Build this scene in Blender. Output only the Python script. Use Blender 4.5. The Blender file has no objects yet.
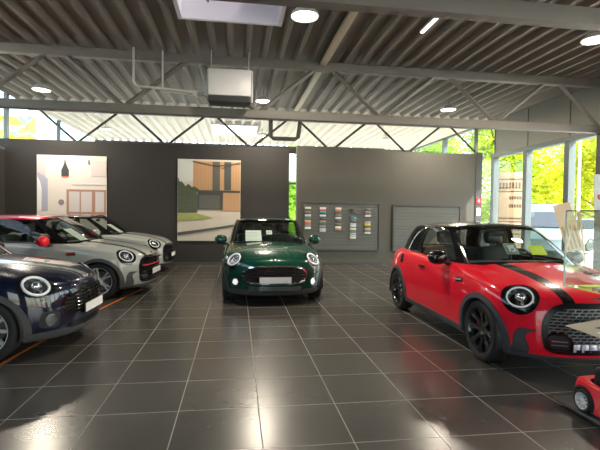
import bpy, bmesh, math, random
import numpy as np
from mathutils import Vector, Matrix
from mathutils.bvhtree import BVHTree
random.seed(7)
PI = math.pi
SC = bpy.context.scene
COL = SC.collection

# ------------------------------------------------------------------ object helpers
def link(o, parent=None):
    COL.objects.link(o)
    if parent is not None:
        o.parent = parent
    return o

def tag(o, label=None, cat=None, group=None, kind=None):
    if label: o['label'] = label
    if cat: o['category'] = cat
    if group: o['group'] = group
    if kind: o['kind'] = kind
    return o

def thing(name, label, cat, loc=(0, 0, 0), rz=0.0, group=None):
    o = bpy.data.objects.new(name, None)
    o.empty_display_size = .1
    o.location = loc
    o.rotation_euler = (0, 0, rz)
    link(o)
    return tag(o, label, cat, group)

def copy_tree(o, parent=None):
    c = o.copy()
    COL.objects.link(c)
    if parent is not None:
        c.parent = parent
    for ch in list(o.children):
        copy_tree(ch, c)
    return c

# ------------------------------------------------------------------ geometry accumulator
class Geo:
    def __init__(s):
        s.v = []; s.f = []; s.n = []; s.m = []; s.mat = 0
    def add(s, vs, fs, ns=None):
        b = len(s.v)
        s.v += [tuple(v) for v in vs]
        s.n += [None] * len(vs) if ns is None else [tuple(n) for n in ns]
        s.f += [tuple(b + i for i in f) for f in fs]
        s.m += [s.mat] * len(fs)
        return s
    def box(s, x0, x1, y0, y1, z0, z1, bevel=0.0, seg=2, M=None):
        bm = bmesh.new()
        bmesh.ops.create_cube(bm, size=1)
        bmesh.ops.scale(bm, vec=(x1 - x0, y1 - y0, z1 - z0), verts=bm.verts)
        bmesh.ops.translate(bm, vec=((x0 + x1) / 2, (y0 + y1) / 2, (z0 + z1) / 2), verts=bm.verts)
        if bevel > 0:
            bmesh.ops.bevel(bm, geom=bm.edges[:], offset=bevel, segments=seg, profile=.5, affect='EDGES')
        s.bm(bm, M); bm.free()
        return s
    def bm(s, bm, M=None):
        bm.verts.index_update()
        vs = [(M @ v.co) if M is not None else v.co.copy() for v in bm.verts]
        s.add(vs, [[v.index for v in f.verts] for f in bm.faces])
    def tube(s, pts, r, seg=8, caps=True, closed=False, flat=1.0, up=None):
        pts = [Vector(p) for p in pts]
        n = len(pts); rings = []
        u = None
        for i, p in enumerate(pts):
            if closed:
                t = (pts[(i + 1) % n] - pts[i - 1])
            else:
                t = (pts[min(i + 1, n - 1)] - pts[max(i - 1, 0)])
            t = t.normalized() if t.length > 1e-9 else Vector((0, 0, 1))
            if up is not None:
                u = Vector(up)
            elif u is None:
                u = Vector((0, 0, 1)) if abs(t.z) < .9 else Vector((1, 0, 0))
            u = (u - t * u.dot(t))
            u = u.normalized() if u.length > 1e-6 else t.orthogonal().normalized()
            w = t.cross(u)
            rr = r[i] if isinstance(r, (list, tuple)) else r
            rings.append([p + (u * math.cos(a) * flat + w * math.sin(a)) * rr for a in [2 * PI * k / seg for k in range(seg)]])
        vs = [v for ring in rings for v in ring]
        fs = []
        for i in range(n if closed else n - 1):
            j = (i + 1) % n
            for k in range(seg):
                k2 = (k + 1) % seg
                fs.append((i * seg + k, i * seg + k2, j * seg + k2, j * seg + k))
        if caps and not closed:
            fs.append(tuple(range(seg - 1, -1, -1)))
            fs.append(tuple((n - 1) * seg + k for k in range(seg)))
        return s.add(vs, fs)
    def lathe(s, prof, seg=32, axis='Z', M=None, closed=False):
        """prof: list of (r, h). revolve around axis."""
        vs = []; n = len(prof)
        for k in range(seg):
            a = 2 * PI * k / seg; c, d = math.cos(a), math.sin(a)
            for r, h in prof:
                p = Vector((r * c, r * d, h)) if axis == 'Z' else (Vector((r * c, h, r * d)) if axis == 'Y' else Vector((h, r * c, r * d)))
                vs.append(M @ p if M is not None else p)
        fs = []
        for k in range(seg):
            k2 = (k + 1) % seg
            for i in range(n if closed else n - 1):
                j = (i + 1) % n
                fs.append((k * n + i, k2 * n + i, k2 * n + j, k * n + j))
        return s.add(vs, fs)
    def prism(s, poly, d0, d1, fn):
        """extrude 2D polygon between depths with fn(a,b,d)->3D"""
        n = len(poly)
        vs = [fn(a, b, d0) for a, b in poly] + [fn(a, b, d1) for a, b in poly]
        fs = [tuple(range(n))[::-1], tuple(range(n, 2 * n))]
        for i in range(n):
            j = (i + 1) % n
            fs.append((i, j, n + j, n + i))
        return s.add(vs, fs)
    def ellipsoid(s, c, r, nu=20, nv=12, M=None, p=1.0):
        vs = []; fs = []
        sp = lambda x: math.copysign(abs(x) ** p, x)
        for j in range(nv + 1):
            th = PI * j / nv
            for i in range(nu):
                ph = 2 * PI * i / nu
                q = Vector((r[0] * sp(math.sin(th)) * sp(math.cos(ph)), r[1] * sp(math.sin(th)) * sp(math.sin(ph)), r[2] * sp(math.cos(th)))) + Vector(c)
                vs.append(M @ q if M is not None else q)
        for j in range(nv):
            for i in range(nu):
                i2 = (i + 1) % nu
                fs.append((j * nu + i, (j + 1) * nu + i, (j + 1) * nu + i2, j * nu + i2))
        return s.add(vs, fs)
    def mesh(s, name, angle=35.0):
        me = bpy.data.meshes.new(name)
        me.from_pydata(s.v, [], s.f)
        custom = any(n is not None for n in s.n)
        if not custom:
            bm = bmesh.new(); bm.from_mesh(me)
            bmesh.ops.remove_doubles(bm, verts=bm.verts, dist=1e-6)
            bmesh.ops.recalc_face_normals(bm, faces=bm.faces)
            bm.to_mesh(me); bm.free()
            me.polygons.foreach_set('use_smooth', [True] * len(me.polygons))
            me.set_sharp_from_angle(angle=math.radians(angle))
        else:
            me.polygons.foreach_set('material_index', s.m)
            me.polygons.foreach_set('use_smooth', [True] * len(me.polygons))
            ns = [n if n is not None else (0, 0, 0) for n in s.n]
            me.normals_split_custom_set_from_vertices(ns)
        me.update()
        return me
    def obj(s, name, mats, parent=None, angle=35.0, loc=None, rz=0):
        me = s.mesh(name, angle)
        for m in (mats if isinstance(mats, (list, tuple)) else [mats]):
            me.materials.append(m)
        o = bpy.data.objects.new(name, me)
        if loc is not None: o.location = loc
        if rz: o.rotation_euler = (0, 0, rz)
        return link(o, parent)

def box_obj(name, mat, x0, x1, y0, y1, z0, z1, parent=None, bevel=0.0):
    g = Geo(); g.box(x0, x1, y0, y1, z0, z1, bevel)
    return g.obj(name, mat, parent)

# ------------------------------------------------------------------ materials
def new_mat(name):
    m = bpy.data.materials.new(name); m.use_nodes = True
    nt = m.node_tree
    return m, nt, nt.nodes.get('Principled BSDF')

def pmat(name, col, rough=.5, metal=0.0, coat=0.0, spec=.5, emit=None, estr=0.0, noise=0.0, nscale=8.0, bump=0.0, bscale=60.0, trans=0.0, coat_rough=.03):
    m, nt, b = new_mat(name)
    b.inputs['Base Color'].default_value = (*col, 1)
    b.inputs['Roughness'].default_value = rough
    b.inputs['Metallic'].default_value = metal
    b.inputs['Specular IOR Level'].default_value = spec
    b.inputs['Coat Weight'].default_value = coat
    b.inputs['Coat Roughness'].default_value = coat_rough
    b.inputs['Transmission Weight'].default_value = trans
    if emit:
        b.inputs['Emission Color'].default_value = (*emit, 1)
        b.inputs['Emission Strength'].default_value = estr
    tc = None
    if noise or bump:
        tc = nt.nodes.new('ShaderNodeTexCoord')
    if noise:
        nz = nt.nodes.new('ShaderNodeTexNoise'); nz.inputs['Scale'].default_value = nscale; nz.inputs['Detail'].default_value = 5
        nt.links.new(tc.outputs['Object'], nz.inputs['Vector'])
        mx = nt.nodes.new('ShaderNodeMixRGB')
        mx.inputs[1].default_value = (*[c * (1 - noise) for c in col], 1)
        mx.inputs[2].default_value = (*[min(1, c * (1 + noise)) for c in col], 1)
        nt.links.new(nz.outputs['Fac'], mx.inputs[0])
        nt.links.new(mx.outputs[0], b.inputs['Base Color'])
    if bump:
        nz = nt.nodes.new('ShaderNodeTexNoise'); nz.inputs['Scale'].default_value = bscale; nz.inputs['Detail'].default_value = 3
        nt.links.new(tc.outputs['Object'], nz.inputs['Vector'])
        bp = nt.nodes.new('ShaderNodeBump'); bp.inputs['Strength'].default_value = bump; bp.inputs['Distance'].default_value = .01
        nt.links.new(nz.outputs['Fac'], bp.inputs['Height'])
        nt.links.new(bp.outputs[0], b.inputs['Normal'])
    return m

def glass_mat(name, tint=(1, 1, 1), rough=0.0, ior=1.45, strength=1.0):
    """thin pane: fresnel mix of a tinted transparent and a mirror"""
    m = bpy.data.materials.new(name); m.use_nodes = True
    nt = m.node_tree; nt.nodes.clear()
    out = nt.nodes.new('ShaderNodeOutputMaterial')
    tr = nt.nodes.new('ShaderNodeBsdfTransparent'); tr.inputs[0].default_value = (*tint, 1)
    gl = nt.nodes.new('ShaderNodeBsdfGlossy'); gl.inputs['Roughness'].default_value = rough
    ge = nt.nodes.new('ShaderNodeNewGeometry'); dt = nt.nodes.new('ShaderNodeVectorMath'); dt.operation = 'DOT_PRODUCT'
    nt.links.new(ge.outputs['Normal'], dt.inputs[0]); nt.links.new(ge.outputs['Incoming'], dt.inputs[1])
    def mth(op, a, bv=None, clamp=False):
        n = nt.nodes.new('ShaderNodeMath'); n.operation = op; n.use_clamp = clamp
        nt.links.new(a, n.inputs[0])
        if bv is not None: n.inputs[1].default_value = bv
        return n.outputs[0]
    f0 = ((ior - 1) / (ior + 1)) ** 2
    ab = mth('ABSOLUTE', dt.outputs['Value'])
    sb = nt.nodes.new('ShaderNodeMath'); sb.operation = 'SUBTRACT'; sb.inputs[0].default_value = 1; sb.use_clamp = True
    nt.links.new(ab, sb.inputs[1])
    fr = mth('ADD', mth('MULTIPLY', mth('POWER', sb.outputs[0], 5.0), (1 - f0) * strength), f0 * strength, True)
    mx = nt.nodes.new('ShaderNodeMixShader')
    nt.links.new(fr, mx.inputs[0])
    nt.links.new(tr.outputs[0], mx.inputs[1]); nt.links.new(gl.outputs[0], mx.inputs[2])
    nt.links.new(mx.outputs[0], out.inputs[0])
    return m

def emat(name, col, strength):
    m = bpy.data.materials.new(name); m.use_nodes = True
    nt = m.node_tree; nt.nodes.clear()
    out = nt.nodes.new('ShaderNodeOutputMaterial'); e = nt.nodes.new('ShaderNodeEmission')
    e.inputs[0].default_value = (*col, 1); e.inputs[1].default_value = strength
    nt.links.new(e.outputs[0], out.inputs[0])
    return m

def paint(name, col, flake=0.0, rough=.35, metal=0.0):
    m, nt, b = new_mat(name)
    b.inputs['Base Color'].default_value = (*col, 1)
    b.inputs['Roughness'].default_value = rough
    b.inputs['Metallic'].default_value = metal
    b.inputs['Coat Weight'].default_value = 1.0
    b.inputs['Specular IOR Level'].default_value = .12
    b.inputs['Coat Roughness'].default_value = .02
    b.inputs['Coat IOR'].default_value = 1.5
    if flake:
        tc = nt.nodes.new('ShaderNodeTexCoord')
        nz = nt.nodes.new('ShaderNodeTexNoise'); nz.inputs['Scale'].default_value = 900
        nt.links.new(tc.outputs['Object'], nz.inputs['Vector'])
        mx = nt.nodes.new('ShaderNodeMixRGB')
        mx.inputs[1].default_value = (*[c * (1 - flake) for c in col], 1); mx.inputs[2].default_value = (*[min(1, c * (1 + flake)) for c in col], 1)
        nt.links.new(nz.outputs['Fac'], mx.inputs[0]); nt.links.new(mx.outputs[0], b.inputs['Base Color'])
    return m
# ------------------------------------------------------------------ spline skin with imprinted regions
def bsb(t): return np.array([(1 - t) ** 3 / 6, (3 * t ** 3 - 6 * t ** 2 + 4) / 6, (-3 * t ** 3 + 3 * t ** 2 + 3 * t + 1) / 6, t ** 3 / 6])
def bsd(t): return np.array([-(1 - t) ** 2 / 2, (9 * t ** 2 - 12 * t) / 6, (-9 * t ** 2 + 6 * t + 3) / 6, t ** 2 / 2])

class Skin:
    """half shell (y >= 0) through a table of points T[column][row]; columns go round from nose to tail, rows from the bottom up"""
    def __init__(s, T, su=6, sv=6, iters=7, vend_mirror=False):
        T = np.array(T, float); NU, NV, _ = T.shape
        s.NU, s.NV = NU, NV
        mir = np.array([1, -1, 1.0])
        def pad(P):
            P = np.concatenate([P[1:2] * mir, P, P[-2:-1] * mir], 0)
            a = 2 * P[:, :1] - P[:, 1:2]
            if vend_mirror: b = P[:, -2:-1] * mir
            else: b = 2 * P[:, -1:] - P[:, -2:-1]
            return np.concatenate([a, P, b], 1)
        P = T.copy()
        for _ in range(iters):
            Q = pad(P)
            R = (Q[:-2] + 4 * Q[1:-1] + Q[2:]) / 6
            R = (R[:, :-2] + 4 * R[:, 1:-1] + R[:, 2:]) / 6
            D = T - R
            D[0, :, 1] = 0; D[-1, :, 1] = 0
            P = P + D
        Q = pad(P); s.Q = Q
        us = [(i, k / su) for i in range(NU - 1) for k in range(su)] + [(NU - 2, 1.0)]
        vs = [(j, k / sv) for j in range(NV - 1) for k in range(sv)] + [(NV - 2, 1.0)]
        bm = bmesh.new(); s.bmx = bm
        s.lp = bm.verts.layers.float_vector.new('pos'); s.ln = bm.verts.layers.float_vector.new('nrm'); s.lu = bm.verts.layers.float_vector.new('par')
        s.lr = bm.faces.layers.int.new('reg')
        grid = []
        for i, t in us:
            bu, du = bsb(t), bsd(t); col = []
            for j, w in vs:
                bv, dv = bsb(w), bsd(w)
                blk = Q[i:i + 4, j:j + 4]
                p = np.einsum('i,j,ijk->k', bu, bv, blk); a = np.einsum('i,j,ijk->k', du, bv, blk); b = np.einsum('i,j,ijk->k', bu, dv, blk)
                n = np.cross(a, b); L = np.linalg.norm(n); n = n / L if L > 1e-9 else np.array([0, 0, 1.0])
                if (i, t) == us[0] or (i, t) == us[-1] or (vend_mirror and (j, w) == vs[-1]):
                    p[1] = 0
                    if not vend_mirror or (j, w) != vs[-1]: n[1] = 0; n /= max(1e-9, np.linalg.norm(n))
                v = bm.verts.new(p); v[s.lp] = p; v[s.ln] = n; v[s.lu] = (i + t, j + w, 0)
                col.append(v)
            grid.append(col)
        for a in range(len(grid) - 1):
            for b in range(len(vs) - 1):
                q = [grid[a][b], grid[a + 1][b], grid[a + 1][b + 1], grid[a][b + 1]]
                bm.faces.new(q)
        # orient: outward = away from (0, 0, .6)
        s.sign = 1
        acc = 0
        for v in bm.verts:
            n = Vector(v[s.ln]); p = Vector(v[s.lp]) - Vector((0, 0, .55)); acc += 1 if n.dot(p) > 0 else -1
        if acc < 0:
            for v in bm.verts: v[s.ln] = -Vector(v[s.ln])
            s.sign = -1
        vl = [Vector(v[s.lp]) for v in bm.verts]; bm.verts.index_update()
        n = len(vl)
        fl = [[v.index for v in f.verts] for f in bm.faces]
        s.bvh = BVHTree.FromPolygons(vl + [Vector((p.x, -p.y, p.z)) for p in vl], fl + [[i + n for i in f] for f in fl])
    def cast(s, o, d):
        loc, nor, _, _ = s.bvh.ray_cast(Vector(o), Vector(d).normalized())
        if loc is None: return None, None
        if nor.dot(Vector(d)) > 0: nor = -nor
        return loc, nor
    def coords(s, kind):
        lp, lu = s.lp, s.lu
        if kind == 'side': return lambda v: (v[lp][0], v[lp][2])
        if kind == 'front': return lambda v: (v[lp][1], v[lp][2])
        if kind == 'top': return lambda v: (v[lp][0], v[lp][1])
        if kind == 'uv': return lambda v: (v[lu][0], v[lu][1])
        c, e1, e2 = kind
        return lambda v: ((Vector(v[lp]) - c).dot(e1), (Vector(v[lp]) - c).dot(e2))
    def imprint(s, kind, poly, reg, ok=None, only=None):
        """cut the polygon's outline into the skin and give the faces inside it the region number"""
        bm = s.bmx; fn = s.coords(kind)
        def passes(f):
            if only is not None and f[s.lr] not in only: return False
            if ok is None: return True
            p = Vector((0, 0, 0)); n = Vector((0, 0, 0))
            for v in f.verts: p += Vector(v[s.lp]); n += Vector(v[s.ln])
            return ok(p / len(f.verts), n.normalized())
        N = len(poly)
        xs = [p[0] for p in poly]; ys = [p[1] for p in poly]
        for v in bm.verts:
            a, b = fn(v); v.co = (a, b, 0)
        cand = set()
        for f in bm.faces:
            fx = [v.co.x for v in f.verts]; fy = [v.co.y for v in f.verts]
            if max(fx) < min(xs) or min(fx) > max(xs) or max(fy) < min(ys) or min(fy) > max(ys): continue
            if passes(f): cand.add(f)
        for i in range(N):
            (x0, y0), (x1, y1) = poly[i], poly[(i + 1) % N]
            if abs(x0 - x1) + abs(y0 - y1) < 1e-9: continue
            e = 1e-5
            lo = (min(x0, x1) - e, min(y0, y1) - e); hi = (max(x0, x1) + e, max(y0, y1) + e)
            no = Vector((y1 - y0, x0 - x1, 0)).normalized(); co = Vector((x0, y0, 0))
            sel = []
            for f in cand:
                fx = [v.co.x for v in f.verts]; fy = [v.co.y for v in f.verts]
                if max(fx) < lo[0] or min(fx) > hi[0] or max(fy) < lo[1] or min(fy) > hi[1]: continue
                ds = [(v.co - co).dot(no) for v in f.verts]
                if min(ds) < -1e-6 and max(ds) > 1e-6: sel.append(f)
            if not sel: continue
            geom = set(sel)
            for f in sel: geom.update(f.edges); geom.update(f.verts)
            r = bmesh.ops.bisect_plane(bm, geom=list(geom), plane_co=co, plane_no=no, dist=1e-7)
            for g in r['geom']:
                if isinstance(g, bmesh.types.BMFace): cand.add(g)
            cand = {f for f in cand if f.is_valid}
        for f in cand:
            c = Vector((0, 0, 0))
            for v in f.verts: c += v.co
            c /= len(f.verts)
            if inside(c.x, c.y, poly): f[s.lr] = reg
        for v in bm.verts: v.co = v[s.lp]
    def part(s, regs, off=0.0, flange=.014, gap=.0018, both=True, side=1, bulge=None, g=None, flip_depth=False):
        """collect the faces of some regions as a panel with folded-in edges; both: mirror and join, else side +1/-1"""
        g = g or Geo(); bm = s.bmx
        fs = [f for f in bm.faces if f[s.lr] in regs]
        bm.verts.index_update()
        use = {}
        for f in fs:
            for e in f.edges: use[e] = use.get(e, 0) + 1
        P = {}; Nn = {}
        for f in fs:
            for v in f.verts:
                if v not in P:
                    n = Vector(v[s.ln]).normalized(); P[v] = Vector(v[s.lp]) + n * (off + (bulge(v) if bulge else 0)); Nn[v] = n
        bnd = [e for e, c in use.items() if c == 1 and not (abs(e.verts[0][s.lp][1]) < 1e-4 and abs(e.verts[1][s.lp][1]) < 1e-4)]
        inw = {}
        fset = set(fs)
        for e in bnd:
            f = [q for q in e.link_faces if q in fset][0]
            m = (Vector(e.verts[0][s.lp]) + Vector(e.verts[1][s.lp])) / 2
            c = Vector((0, 0, 0))
            for v in f.verts: c += Vector(v[s.lp])
            c /= len(f.verts)
            t = (Vector(e.verts[1][s.lp]) - Vector(e.verts[0][s.lp]))
            if t.length < 1e-9: continue
            t.normalize()
            d = c - m; d -= t * d.dot(t); n = Nn[e.verts[0]]; d -= n * d.dot(n)
            if d.length < 1e-9: continue
            d.normalize()
            for v in e.verts: inw[v] = inw.get(v, Vector((0, 0, 0))) + d
        for v in inw:
            d = inw[v]
            if d.length > 1e-6: d = d.normalized()
            if abs(v[s.lp][1]) < 1e-4: d.y = 0
            inw[v] = d
            P[v] = P[v] + d * gap
        for sg in ((1, -1) if both else (side,)):
            idx = {}; vs = []; ns = []
            for v in P:
                idx[v] = len(vs); p, n = P[v], Nn[v]
                vs.append((p.x, p.y * sg, p.z)); ns.append((n.x, n.y * sg, n.z))
            faces = []
            for f in fs:
                q = [idx[v] for v in f.verts]
                if s.sign * sg < 0: q = q[::-1]
                faces.append(q)
            if flange:
                for e in bnd:
                    a, b = e.verts
                    if a not in inw or b not in inw: continue
                    k = len(vs)
                    na, nb = -inw[a], -inw[b]
                    for p, n in ((P[a], na), (P[b], nb), (P[b] - Nn[b] * flange, nb), (P[a] - Nn[a] * flange, na)):
                        vs.append((p.x, p.y * sg, p.z)); ns.append((n.x, n.y * sg, n.z))
                    q = [k, k + 1, k + 2, k + 3]
                    A, B, Cc = Vector(vs[k]), Vector(vs[k + 1]), Vector(vs[k + 2])
                    if (B - A).cross(Cc - A).dot(Vector(ns[k])) < 0: q = q[::-1]
                    faces.append(q)
            g.add(vs, faces, ns)
        return g

def inside(x, y, poly):
    r = False; j = len(poly) - 1
    for i in range(len(poly)):
        xi, yi = poly[i]; xj, yj = poly[j]
        if (yi > y) != (yj > y) and x < (xj - xi) * (y - yi) / (yj - yi) + xi: r = not r
        j = i
    return r

def ell(cx, cy, a, b, n=36, p=1.0, rot=0.0):
    o = []
    for k in range(n):
        t = 2 * PI * k / n; c, d = math.cos(t), math.sin(t)
        x = a * math.copysign(abs(c) ** p, c); y = b * math.copysign(abs(d) ** p, d)
        o.append((cx + x * math.cos(rot) - y * math.sin(rot), cy + x * math.sin(rot) + y * math.cos(rot)))
    return o

def rounded(poly, r, n=5):
    """round the corners of a polygon"""
    out = []; N = len(poly)
    for i in range(N):
        p0, p1, p2 = Vector(poly[i - 1]), Vector(poly[i]), Vector(poly[(i + 1) % N])
        a, b = p0 - p1, p2 - p1
        rr = min(r, a.length * .45, b.length * .45)
        A, B = p1 + a.normalized() * rr, p1 + b.normalized() * rr
        for k in range(n + 1):
            t = k / n
            q = A * (1 - t) ** 2 + p1 * 2 * t * (1 - t) + B * t * t
            out.append((q.x, q.y))
    return out

def inset_poly(poly, d):
    """shrink a polygon by moving its sides inwards"""
    N = len(poly)
    ar = sum(poly[i][0] * poly[(i + 1) % N][1] - poly[(i + 1) % N][0] * poly[i][1] for i in range(N))
    sg = 1 if ar > 0 else -1
    out = []
    for i in range(N):
        p0, p1, p2 = Vector(poly[i - 1]), Vector(poly[i]), Vector(poly[(i + 1) % N])
        e1, e2 = (p1 - p0).normalized(), (p2 - p1).normalized()
        n1, n2 = Vector((-e1.y, e1.x)) * sg, Vector((-e2.y, e2.x)) * sg
        m = (n1 + n2); L = m.length
        m = m / L if L > 1e-6 else n1
        q = p1 + m * d / max(.4, m.dot(n1))
        out.append((q.x, q.y))
    return out

# ------------------------------------------------------------------ the car's skins
NOSE = 1.925          # car space: +X nose, +Y its left, s = distance behind the nose
def cs(s, y, z): return (NOSE - s, y, z)
FA, RA = .72, 3.215   # axles (s)
WR = .312             # tyre radius

TUB = [
 [(.10,0,.17),(.035,0,.20),(.004,0,.34),(.012,0,.53),(.05,0,.69),(.135,0,.775),(.33,0,.855),(.70,0,.930),(1.15,0,.985)],
 [(.11,.25,.17),(.047,.25,.20),(.016,.25,.34),(.024,.25,.53),(.062,.245,.69),(.147,.24,.773),(.34,.235,.852),(.71,.225,.926),(1.155,.20,.982)],
 [(.17,.45,.17),(.110,.455,.20),(.085,.46,.34),(.091,.46,.53),(.125,.45,.69),(.20,.44,.77),(.375,.42,.845),(.73,.39,.917),(1.17,.34,.974)],
 [(.26,.57,.17),(.200,.60,.20),(.175,.618,.34),(.18,.618,.53),(.215,.605,.69),(.285,.585,.772),(.44,.55,.840),(.76,.50,.908),(1.20,.44,.965)],
 [(.38,.655,.17),(.318,.71,.20),(.292,.735,.34),(.294,.738,.53),(.322,.722,.69),(.39,.688,.776),(.52,.635,.837),(.81,.565,.90),(1.23,.505,.956)],
 [(.49,.71,.17),(.455,.785,.20),(.440,.815,.34),(.440,.822,.53),(.46,.810,.70),(.515,.772,.795),(.63,.70,.850),(.90,.61,.902),(1.26,.545,.951)],
 [(.73,.74,.17),(.73,.825,.20),(.73,.853,.34),(.73,.863,.53),(.73,.852,.70),(.76,.818,.815),(.84,.745,.870),(1.02,.665,.915),(1.32,.59,.946)],
 [(1.20,.73,.17),(1.20,.818,.20),(1.20,.842,.34),(1.20,.853,.55),(1.20,.846,.73),(1.20,.823,.845),(1.22,.78,.902),(1.28,.72,.930),(1.40,.63,.938)],
 [(1.75,.73,.17),(1.75,.812,.20),(1.75,.836,.34),(1.75,.849,.55),(1.75,.846,.74),(1.75,.830,.855),(1.75,.80,.915),(1.76,.755,.937),(1.79,.66,.938)],
 [(2.30,.73,.17),(2.30,.812,.20),(2.30,.836,.34),(2.30,.849,.55),(2.30,.847,.74),(2.30,.832,.865),(2.30,.802,.925),(2.30,.757,.946),(2.30,.66,.944)],
 [(2.85,.74,.17),(2.85,.822,.20),(2.85,.846,.34),(2.85,.857,.55),(2.85,.852,.74),(2.85,.832,.872),(2.85,.80,.933),(2.83,.75,.955),(2.80,.655,.952)],
 [(3.25,.74,.18),(3.25,.825,.21),(3.25,.850,.34),(3.25,.860,.55),(3.25,.848,.74),(3.24,.818,.878),(3.26,.775,.940),(3.20,.70,.963),(3.10,.60,.958)],
 [(3.60,.69,.20),(3.63,.765,.23),(3.65,.79,.36),(3.655,.795,.55),(3.64,.78,.74),(3.60,.745,.88),(3.54,.69,.945),(3.44,.62,.970),(3.28,.52,.962)],
 [(3.73,.55,.21),(3.78,.61,.24),(3.80,.63,.37),(3.80,.635,.55),(3.785,.62,.74),(3.735,.59,.885),(3.66,.55,.955),(3.54,.49,.98),(3.36,.42,.965)],
 [(3.77,.30,.21),(3.825,.33,.24),(3.845,.34,.37),(3.845,.34,.55),(3.83,.335,.74),(3.775,.32,.89),(3.69,.30,.962),(3.58,.27,.985),(3.40,.23,.967)],
 [(3.78,0,.21),(3.835,0,.24),(3.855,0,.37),(3.855,0,.55),(3.84,0,.74),(3.785,0,.892),(3.70,0,.965),(3.59,0,.988),(3.41,0,.968)],
]
HOUSE_BELT = [((1.08,0,.985),(1.42,0,1.205),(1.76,0,1.372)), ((1.095,.25,.982),(1.43,.24,1.202),(1.765,.225,1.369)), ((1.14,.45,.972),(1.465,.425,1.192),(1.785,.40,1.360)),
 ((1.225,.60,.958),(1.53,.56,1.175),(1.825,.51,1.347)), ((1.36,.70,.945),(1.63,.645,1.16),(1.89,.575,1.337)), ((1.60,.745,.940),(1.78,.69,1.155),(1.99,.612,1.338)),
 ((1.95,.757,.942),(2.05,.702,1.155),(2.16,.626,1.342)), ((2.4,.757,.950),(2.4,.702,1.158),(2.4,.626,1.342)), ((2.9,.742,.962),(2.87,.687,1.162),(2.82,.612,1.332)),
 ((3.26,.70,.972),(3.19,.645,1.165),(3.09,.575,1.320)), ((3.49,.61,.980),(3.41,.56,1.165),(3.29,.50,1.308)), ((3.60,.42,.985),(3.515,.39,1.165),(3.38,.35,1.302)),
 ((3.64,.20,.988),(3.555,.19,1.165),(3.415,.17,1.30)), ((3.65,0,.989),(3.565,0,1.165),(3.425,0,1.30))]

def roof_z(s):
    xs = [1.76, 1.95, 2.2, 2.5, 2.8, 3.1, 3.3, 3.43]; zs = [1.374, 1.399, 1.414, 1.415, 1.406, 1.383, 1.352, 1.303]
    return float(np.interp(s, xs, zs))

def house_table():
    T = []
    N = len(HOUSE_BELT)
    for k, (b, m, t) in enumerate(HOUSE_BELT):
        b, m, t = Vector(b), Vector(m), Vector(t)
        lo = b + (b - m) * .18
        # roof rows run from the edge t to a point on the middle line
        sc = 1.95 + (3.25 - 1.95) * min(1, max(0, (t.x - 1.76) / (3.425 - 1.76)))
        c = Vector((sc, 0, roof_z(sc) + .004))
        rows = [lo, b, m, t]
        for a, lift in ((.10, .018), (.35, .030), (.68, .014), (1.0, 0)):
            q = t.lerp(c, a)
            if abs(t.y) < 1e-6: q.z = roof_z(q.x)
            else: q.z = t.z + (roof_z(q.x) - t.z) * (1 - (q.y / max(t.y, 1e-3)) ** 2.4)
            rows.append(q)
        T.append([cs(*r) for r in rows])
    return T

PART = []   # filled per kind of car: (name, mesh, material key, parent index or None, location)

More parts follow.
